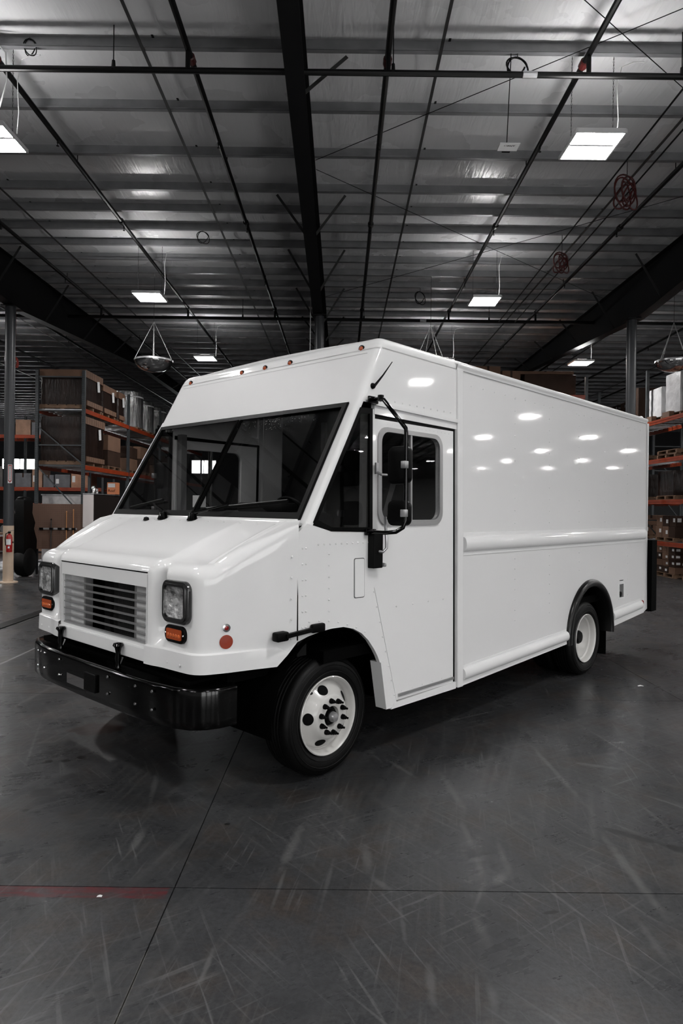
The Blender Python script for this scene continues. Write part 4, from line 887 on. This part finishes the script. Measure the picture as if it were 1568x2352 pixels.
# headlamps and turn lamps
for sg in (1, -1):
    y0 = sg * .884; z0 = 1.243; X = 1.016
    f = lambda X_: (lambda u, v, d: (X_ - d, y0 + u, z0 + v))
    h = part(MB().sheet([rrect(-.138, -.128, .138, .128, .055), rrect(-.105, -.095, .105, .095, .025)], f(X + .018), .05), 'headlamp_bezel', mat('dark_chrome', .10, .2, .8), bevel=.006)
    MB().sheet([rrect(-.118, -.108, .118, .108, .03), rrect(-.104, -.094, .104, .094, .022)], f(X + .028), .03).build('trim_ring', mat('dark_chrome2', .25, .2, 1.), h)
    mb = MB(); rows_ = []
    for r in (0.001, .3, .55, .75, .9, 1.0):
        rows_.append([Vector((X + .004 + .012 * r ** 2, y0 + .104 * r * max(-1, min(1, 1.25 * math.cos(a))), z0 + .094 * r * max(-1, min(1, 1.25 * math.sin(a))))) for a in [2 * PI * i / 24 for i in range(24)]])
    mb.grid(rows_, closed=True); mb.build('reflector', mat('lamp_reflector', .75, .22, .35, vary=(16, .15, 1.5), bump=(18, 1., .03)), h)
    MB().lathe([(.001, .012), (.02, .010), (.026, .0)], 12, 'x', c=(X + .004, y0, z0)).build('bulb', mat('bulb_glass', .6, .1), h)
    MB().sheet([rrect(-.105, -.095, .105, .095, .025)], f(X + .021), .002).build('lens', LENS, h, smooth=0)
    y1 = sg * .879; z1 = 1.050
    f2 = lambda X_: (lambda u, v, d: (X_ - d, y1 + u, z1 + v))
    tl = part(MB().sheet([rrect(-.105, -.052, .105, .052, .045)], f2(X + .014), .03), 'turn_lamp', BLKM, bevel=.004)
    MB().sheet([rrect(-.078, -.032, .078, .032, .012)], f2(X + .020), .01).build('amber_lens', AMB, tl, smooth=0)
    mb = MB()
    for k in range(5): mb.lathe([(.001, .006), (.010, .004), (.013, 0)], 10, 'x', c=(X + .020, y1 - .056 + k * .028, z1 - .008))
    mb.build('led_lenses', mat('amber_bright', (.62, .13, .03), .15, coat=1.), tl)
    for q in (-1, 1): MB().lathe([(.001, .004), (.006, .002), (.007, 0)], 8, 'x', c=(X + .015, y1 + q * .093, z1)).build('screw', CHR, tl)
    # side marker and reflector on the nose flank
    def flank(x):   # y of the side at x
        for (ya, xa), (yb, xb) in zip(K[:-1], K[1:]):
            if xb <= x <= xa: return ya + (yb - ya) * (xa - x) / max(xa - xb, 1e-6)
        return 1.2
    xx = .84; ang = math.atan2(flank(xx - .03) - flank(xx + .03), .06)
    for zz, r, m, nm in ((1.015, .042, REDL, 'side_reflector'), (1.098, .014, REDD, 'side_marker_lamp')):
        nrm = Vector((math.sin(ang), math.cos(ang) * sg, 0)); tx = Vector((math.cos(ang), -math.sin(ang) * sg, 0)); c = Vector((xx, sg * flank(xx), zz)) + nrm * .002
        mb = MB(); pts = []
        for rr, hh in ((r, 0), (r * .95, .004), (.0005, .006)): pts.append([c + nrm * hh + tx * rr * math.cos(a) + Vector((0, 0, 1)) * rr * math.sin(a) for a in [2 * PI * i / 28 for i in range(28)]])
        o = part(mb.grid(pts, closed=True), nm, m)
        if r < .02:
            pts = [[c + nrm * hh + tx * rr * math.cos(a) + Vector((0, 0, 1)) * rr * math.sin(a) for a in [2 * PI * i / 20 for i in range(20)]] for rr, hh in ((.014, .006), (.024, .004), (.025, 0))]
            MB().grid(pts, closed=True).build('lamp_bezel', CHR, o)
    # seam between nose and cowl
    part(MB().sheet([[(.3965, .985), (.4035, .985), (.4035, 1.69), (.3965, 1.69)]], side(sg, .0012), .02), 'panel_gap', INK, smooth=0)
    # rubber hood latch
    lt = part(MB().bar((.515, sg * 1.305, 1.028), (.265, sg * 1.312, 1.045), .022, .026), 'hood_latch', RUB, smooth=0)
    MB().box((.535, sg * 1.278, 1.026), (.095, .06, .058)).build('latch_pad', RUB, lt, bevel=.012)
    MB().box((.245, sg * 1.308, 1.048), (.115, .036, .056)).build('latch_grip', RUB, lt, bevel=.012)
    mb = MB()
    for z in (1.12, 1.25, 1.38, 1.51, 1.0): mb.lathe([(.008, 0), (.006, sg * .004), (.0005, sg * .005)], 8, 'y', c=(.445, sg * 1.276, z))
    mb.build('rivets', PAINT2, VAN)['kind'] = 'stuff'
mb = MB()
for y in (.68, .82, .95, -.68, -.82, -.95): mb.lathe([(.010, 0), (.008, .005), (.0005, .006)], 8, 'x', c=(1.037, y, .875))
mb.build('rivets', PAINT2, VAN)['kind'] = 'stuff'
# hood stop pins on the bumper
for y in (-.50, .33):
    q = part(MB().lathe([(.001, .165), (.030, .16), (.036, .145), (.022, .13), (.016, .10), (.022, .06), (.014, .03), (.02, 0)], 14, c=(1.09, y, .765)), 'hood_pin', BLK)
    MB().tube([(1.06, y, .83), (1.075, y, .80), (1.09, y, .775)], .012, 6).build('pin_bracket', BLK, q)
# cowl top
part(MB().b2((.22, -1.19, 1.70), (.335, 1.19, 1.742)), 'cowl_strip', PAINT2, smooth=0, bevel=.008)
mb = MB()
for k in range(13): mb.lathe([(.008, 0), (.006, .004), (.0005, .005)], 6, c=(.40, -1.1 + k * .18, 1.708))
mb.build('rivets', PAINT2, VAN)['kind'] = 'stuff'
part(MB().lathe([(.001, .03), (.018, .024), (.026, 0)], 12, c=(.42, -.47, 1.70)), 'washer_nozzle', BLKM)
# wipers
for y, ty, tz, bl in ((-.30, -.62, 1.845, ((-.95, 1.80), (-.50, 1.87))), (.10, .42, 1.832, ((.16, 1.80), (1.02, 1.862)))):
    wp = part(MB().lathe([(.001, .06), (.028, .055), (.034, .03), (.045, 0)], 14, c=(.375, y, 1.712)), 'wiper', BLK)
    MB().tube([(.375, y, 1.765), wsf((y + ty) / 2, 1.80, -.05), wsf(ty, tz, -.035)], [.016, .010, .006], 8).build('wiper_arm', BLK, wp)
    MB().bar(wsf(bl[0][0], bl[0][1], -.016), wsf(bl[1][0], bl[1][1], -.016), .012, .02, (.6, 0, .8)).build('wiper_blade', BLKM, wp, smooth=0)
# bumper
YA, YB = .02, .29
bp = [(0, 1.205), (YA, 1.204), (YB, 1.201), (.55, 1.198), (.75, 1.185), (.95, 1.15), (1.06, 1.10), (1.12, 1.03), (1.15, .95), (1.16, .84)]
bfull = [(-y, x) for y, x in reversed(bp[1:])] + bp
prof = [(-.05, .515), (0, .515), (.004, .525), (.004, .565), (.004, .635), (.004, .735), (.0, .748), (-.012, .755), (-.03, .757), (-.16, .765)]
bp2 = [(y * 1.0, x - .06) for y, x in bfull]
rows = []
for (d, z) in prof:
    r_ = []
    for i, (y, x) in enumerate(bfull):
        a = bfull[max(0, i - 1)]; b_ = bfull[min(len(bfull) - 1, i + 1)]; t_ = Vector((b_[1] - a[1], b_[0] - a[0], 0)).normalized(); nn = Vector((t_.y, -t_.x, 0))
        if nn.dot(Vector((x - .3, y, 0))) < 0: nn = -nn
        r_.append(Vector((x - .065, y, z)) + nn * d)
    rows.append(r_)
mb = MB(); n = len(bfull); vs = [p for r in rows for p in r]; fs = []
for j in range(len(rows) - 1):
    for i in range(n - 1):
        ym = (bfull[i][0] + bfull[i + 1][0]) / 2
        if j == 3 and -YB < ym < -YA: continue      # tow slot, open to the floor behind
        fs.append((j * n + i, j * n + i + 1, (j + 1) * n + i + 1, (j + 1) * n + i))
mb.add(vs, fs); bpo = part(mb, 'front_bumper', BLK, smooth=50)
rowt = rows[-1]
MB().grid([rowt, [Vector((.72, p.y * .96, .765)) for p in rowt]]).build('bumper_top_plate', BLK, bpo, smooth=0)
pl = MB().b2((1.140, .0, .575), (1.160, .155, .695)).build('plate_bracket', BLKM, bpo, smooth=0, bevel=.004)
mb = MB()
for y in (-.80, -.68, -.40, .30, .62, .80):
    for z in (.60, .71): mb.lathe([(.010, 0), (.008, .006), (.0005, .008)], 8, 'x', c=(1.146 if abs(y) < .5 else 1.136 - .03 * (abs(y) - .5), y, z))
mb.build('bolts', CHR, bpo)['kind'] = 'stuff'
part(MB().b2((.80, -1.0, .70), (1.0, 1.0, .78)), 'cross_member', DARK, smooth=0)
# chassis
ch_ = part(MB().b2((.95, -.45, .58), (-5.7, -.37, .76)).b2((.95, .37, .58), (-5.7, .45, .76)), 'chassis_rails', DARK, smooth=0)
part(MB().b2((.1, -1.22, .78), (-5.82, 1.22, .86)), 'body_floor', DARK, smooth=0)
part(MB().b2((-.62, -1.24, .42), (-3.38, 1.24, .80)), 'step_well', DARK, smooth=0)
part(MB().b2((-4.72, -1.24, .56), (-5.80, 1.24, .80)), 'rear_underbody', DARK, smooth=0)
part(MB().tube([(0, -1.0, .40), (0, -.5, .34), (0, .5, .34), (0, 1.0, .40)], .05, 10), 'front_axle', DARK)
part(MB().tube([(-4.041, -1.0, .405), (-4.041, 1.0, .405)], .07, 12), 'rear_axle', DARK); part(MB().lathe([(.001, -.2), (.15, -.12), (.18, 0), (.15, .12), (.001, .2)], 16, 'y', c=(-4.041, 0, .41)), 'differential', DARK)
part(MB().tube([(.25, .62, .45), (.45, .75, .52), (.62, .62, .50), (.8, .7, .62)], .02, 8), 'tie_rod', STEEL)
ex = part(MB().tube([(-3.3, .55, .33), (-3.6, .62, .30), (-3.78, .8, .25), (-3.95, .98, .20), (-4.10 + .0, 1.10, .165)], .055, 14, caps=False), 'exhaust_pipe', mat('exhaust_steel', .12, .4, .7))
part(MB().tube([(-3.78, .8, .25), (-4.10, 1.10, .165)], .050, 14), 'exhaust_bore', mat('dark_bore', .02, .9), ex)  # dark plug closes the open pipe end
# wheels
def wheel(x, yo, sg, front, label):
    """yo = outer face"""
    R, Ri = .405, .262; wd = .235
    prof = [(Ri, -.015), (Ri + .03, .002), (.32, .010), (.36, .008), (.388, -.008), (.402, -.028), (R, -.045)]
    inner = [(r, -wd - h) for r, h in reversed(prof)]
    # grooves in the tread
    tread = []
    for k in range(5):
        h = -.045 - (wd - .09) * (k + .5) / 5; tread += [(R, h + .008), (R - .010, h + .004), (R - .010, h - .004), (R, h - .008)]
    pr = prof + tread + inner
    t = MB().lathe([(r, sg * h) for r, h in pr], 64, 'y', c=(x, sg * yo, .405)).build('tyre', TYRE, VAN, smooth=28)
    for rr in (.30, .345, .372): MB().lathe([(rr - .003, sg * .0105 * 1.0), (rr, sg * (.0125 if rr < .36 else .006)), (rr + .003, sg * .0105 * (1 if rr < .36 else .4))], 64, 'y', c=(x, sg * yo, .405)).build('sidewall_rib', TYRE, t)
    if front: rp = [(.262, -.012), (.268, .004), (.262, .008), (.255, .002), (.247, -.015), (.244, -.034), (.238, -.042), (.236, -.062), (.231, -.062), (.226, -.052), (.208, -.034), (.185, -.012), (.165, .008), (.150, .022), (.138, .030), (.070, .030), (.068, .02), (.066, -.03)]
    else: rp = [(.262, -.012), (.268, .004), (.262, .008), (.255, .002), (.246, -.018), (.243, -.05), (.226, -.06), (.222, -.09), (.214, -.10), (.205, -.14), (.190, -.158), (.17, -.165), (.12, -.172), (.08, -.172), (.075, -.20)]
    q = MB().lathe([(r, sg * h) for r, h in rp], 64, 'y', c=(x, sg * yo, .405)).build('wheel_rim', RIMW, VAN, smooth=50)
    def hprof(r):
        for (ra, ha), (rb, hb_) in zip(rp[8:-1], rp[9:]):
            if rb <= r <= ra: return ha + (hb_ - ha) * (ra - r) / max(ra - rb, 1e-6)
        return .03
    if front:
        c = Vector((x, sg * yo, .405)); src = None
        for k in range(10):
            a = 2 * PI * (k + .35) / 10; p = c + Vector((.108 * math.cos(a), sg * .030, .108 * math.sin(a)))
            MB().lathe([(.019, 0), (.019, sg * .012), (.015, sg * .018), (.013, sg * .032), (.008, sg * .034), (.008, sg * .052), (.0005, sg * .053)], 8, 'y', c=p).build('lug_nut', BLKM, q, smooth=40)
        for k in range(5):
            a = math.radians(3 + 72 * k) ; r0, r1 = .158, .212; h0, h1 = .010, -.074
            mb = MB(); ring_ = []
            for s_, hh in ((1.0, .002), (.9, .003), (.7, .003), (.45, .003), (.2, .003), (.01, .003)):
                ring_.append([])
                for i in range(20):
                    b = 2 * PI * i / 20; rr = (r0 + r1) / 2 + (r1 - r0) / 2 * math.cos(b) * s_ ; aa = a + .22 * math.sin(b) * s_
                    h_ = hprof(rr); ring_[-1].append(c + Vector((rr * math.cos(aa), sg * (h_ + hh), rr * math.sin(aa))))
            mb.grid(ring_, closed=True); mb.build('painted_hand_hole', INK, q)  # dark ovals on the solid disc paint the shade in the holes
        MB().lathe([(.068, sg * .0), (.060, sg * .012), (.050, sg * .012), (.046, sg * .035), (.0005, sg * .037)], 24, 'y', c=c).build('hub', BLKM, q)
        MB().lathe([(.036, sg * .035), (.034, sg * .055), (.026, sg * .068), (.0005, sg * .072)], 20, 'y', c=c).build('hub_cap', GALV, q)
        MB().tube([c + Vector((.15, -sg * .02, .17)), c + Vector((.165, sg * .005, .185))], .007, 6).build('valve_stem', BLKM, q)
    else:
        MB().lathe([(.075, -sg * .175), (.075, -sg * .08), (.06, -sg * .06), (.0005, -sg * .058)], 24, 'y', c=(x, sg * yo, .405)).build('hub', BLKM, q)
        MB().lathe([(r, sg * (-.26 + h)) for r, h in pr] if True else [], 48, 'y', c=(x, sg * yo, .405)).build('inner_tyre', TYRE, VAN, smooth=28)
for sg in (1, -1):
    wheel(0, 1.178, sg, True, ''); wheel(-4.041, 1.245, sg, False, '')
# side details, left flank
for sg in (1,):
    # fuel filler recess, marker, recessed latch on the cowl
    f = part(MB().sheet([[(-4.865, .765), (-5.045, .765), (-5.045, .965), (-4.865, .965)], [(-4.885, .785), (-5.02, .785), (-5.02, .945), (-4.885, .945)]], side(1, .006), .012), 'filler_frame', PAINT2, smooth=0)
    MB().sheet([[(-4.885, .785), (-5.02, .785), (-5.02, .945), (-4.885, .945)]], side(1, .002), .004).build('filler_recess', mat('recess_grey', .12, .5), f, smooth=0)
    MB().lathe([(.001, .012), (.03, .01), (.035, 0)], 16, 'y', c=(-4.915, yS(.82) + .002, .825)).build('filler_cap', BLKM, f)
    part(MB().sheet([[(-4.90, .985), (-5.01, .985), (-5.01, .992), (-4.90, .992)]], side(1, .004), .006), 'vent_slot', INK, smooth=0)
    part(MB().lathe([(.001, .014), (.025, .012), (.035, .0)], 20, 'y', c=(-5.64, yS(.65) + .010, .655)), 'side_marker_lamp', REDD)
    out = rrect(-.235, 1.20, -.125, 1.475, .015); inn = rrect(-.229, 1.206, -.131, 1.469, .012)
    p = part(MB().sheet([out, inn], side(1, .0015), .004), 'flap_seam', mat('seam_dark', .10, .5), smooth=0)
    MB().sheet([inn], side(1, .006), .008).build('flap', PAINT2, p, smooth=0, bevel=.002)
    an = part(MB().lathe([(.022, 0), (.020, .012), (.012, .022), (.001, .024)], 14, 'y', c=(-.318, yS(2.68), 2.68)), 'antenna', BLKM)
    MB().tube([(-.318, yS(2.68) + .02, 2.68), (-.375, yS(2.7) + .05, 2.76), (-.44, yS(2.8) + .08, 2.86)], [.010, .006, .003], 7).build('antenna_mast', BLKM, an)
# mirrors
for sg in (1, -1):
    yo = 1.56
    X0, X1 = -.30, -.33
    P_ = [(-.30, 1.30, 2.58), (-.27, 1.37, 2.575), (-.25, 1.42, 2.56), (-.32, yo + .0, 2.36), (-.325, yo, 2.33), (-.33, yo, 1.74), (-.315, yo - .01, 1.69), (-.29, yo - .05, 1.66), (-.27, 1.44, 1.652), (-.28, 1.30, 1.652)]
    mr = part(MB().tube([(x, sg * y, z) for x, y, z in P_], .015, 10), 'mirror_bracket', BLK, smooth=60)
    MB().box((-.29, sg * 1.292, 2.575), (.10, .02, .05)).build('bracket_foot', BLK, mr, bevel=.006)
    MB().lathe([(.001, .025), (.022, .02), (.022, -.02), (.001, -.025)], 12, c=(-.262, sg * 1.385, 2.575)).build('bracket_joint', BLK, mr)
    MB().box((-.28, sg * 1.292, 1.652), (.11, .02, .045)).build('bracket_foot', BLK, mr, bevel=.006)
    for z0, z1, nm in ((1.985, 2.245, 'mirror_head'), (1.70, 1.875, 'convex_mirror_head')):
        yi, ye = 1.40, 1.58
        hd = MB().sheet([rrect(yi, z0, ye, z1, .045)], lambda u, v, d: (-.345 + .02 - d, sg * u, v), .055).build(nm, BLKM, mr, bevel=.012)
        MB().sheet([rrect(yi + .012, z0 + .012, ye - .012, z1 - .012, .035)], lambda u, v, d: (-.3805 - d, sg * u, v), .002).build('mirror_glass', CHR, hd)
        MB().box((-.312, sg * yo, (z0 + z1) / 2 - .0), (.035, .042, .05)).build('mirror_clamp', GALV, hd, bevel=.004)
    # door hinge bracket and check arm below the lower foot
    hb = part(MB().b2((-.37, sg * 1.275, 1.40), (-.27, sg * 1.335, 1.64)), 'hinge_box', BLKM, smooth=0, bevel=.006)
    MB().tube([(-.31, sg * 1.30, 1.52), (-.345, sg * 1.355, 1.515), (-.375, sg * 1.36, 1.54), (-.38, sg * 1.355, 1.60), (-.38, sg * 1.34, 1.76)], .011, 8).build('grab_handle', GALV, hb)
    MB().lathe([(.001, .02), (.014, .018), (.016, 0)], 10, 'y', c=(-.38, sg * 1.33, 1.42)).build('hinge_bolt', GALV, hb)
    lk = part(MB().b2((-.352, sg * 1.286, 2.06), (-.325, sg * 1.30, 2.14)), 'door_catch', GALV, smooth=0)
    MB().tube([(-.34, sg * 1.30, 2.07), (-.345, sg * 1.33, 2.055), (-.40, sg * 1.335, 2.055)], .009, 8).build('catch_lever', GALV, lk)
# interior
part(MB().b2((-1.75, -1.22, .86), (-1.70, 1.22, 3.0)), 'bulkhead', INTG, smooth=0)
part(MB().b2((.25, -1.21, .86), (.33, 1.21, 1.70)), 'firewall', INTG, smooth=0)
db = part(MB().sheet([[(.30, 1.60), (.30, 1.74), (.02, 1.79), (-.06, 1.76), (-.02, 1.45), (.25, 1.35)]], lambda u, v, d: (u, .05 + d, v), 1.1), 'dashboard', INTG, bevel=.01)
part(MB().b2((.0, .35, 1.78), (.16, .85, 1.85)), 'gauge_pod', INTG, bevel=.02)
st = part(MB().tube([(-.20 + .09 * math.sin(a), .6 + .20 * math.cos(a), 1.72 + .17 * math.sin(a)) for a in [2 * PI * i / 32 for i in range(32)]], .014, 8, closed=True), 'steering_wheel', BLKM)
MB().tube([(.05, .6, 1.60), (-.2, .6, 1.72)], .03, 8).build('steering_column', BLKM, st)
for a in (.3, 2.84, 4.71): MB().bar((-.2, .6, 1.72), (-.2 + .09 * math.sin(a), .6 + .2 * math.cos(a), 1.72 + .17 * math.sin(a)), .03, .01).build('spoke', BLKM, st, smooth=0)
se = part(MB().box((-.85, .55, 1.30), (.48, .50, .14)), 'driver_seat', INTG, bevel=.04)
MB().box((-1.08, .55, 1.65), (.14, .48, .68), Matrix.Rotation(-.12, 3, 'Y')).build('backrest', INTG, se, bevel=.05); MB().box((-1.12, .55, 2.06), (.10, .26, .18)).build('headrest', INTG, se, bevel=.03); MB().lathe([(.12, .86), (.08, 1.24)], 14, c=(-.85, .55, 0)).build('pedestal', DARK, se)
part(MB().bar((-1.05, 1.05, 2.55), (-.62, 1.0, 1.35), .05, .004, (1, 0, 0)), 'seat_belt', INTL, smooth=0)
for y in (-.55, -.0, ): part(MB().b2((-1.69, y - .03, .9), (-1.66, y + .03, 2.7)), 'bulkhead_post', INTL, smooth=0)
part(MB().b2((-.40, -1.20, 1.0), (-.34, -1.13, 2.5)).b2((-.40, 1.13, 1.0), (-.34, 1.20, 2.5)), 'inner_door_post', mat('cab_post_light', .16, .45), smooth=0)
part(MB().box((-.05, -.42, 1.86), (.05, .12, .10)), 'sun_card', LABELW, smooth=0)
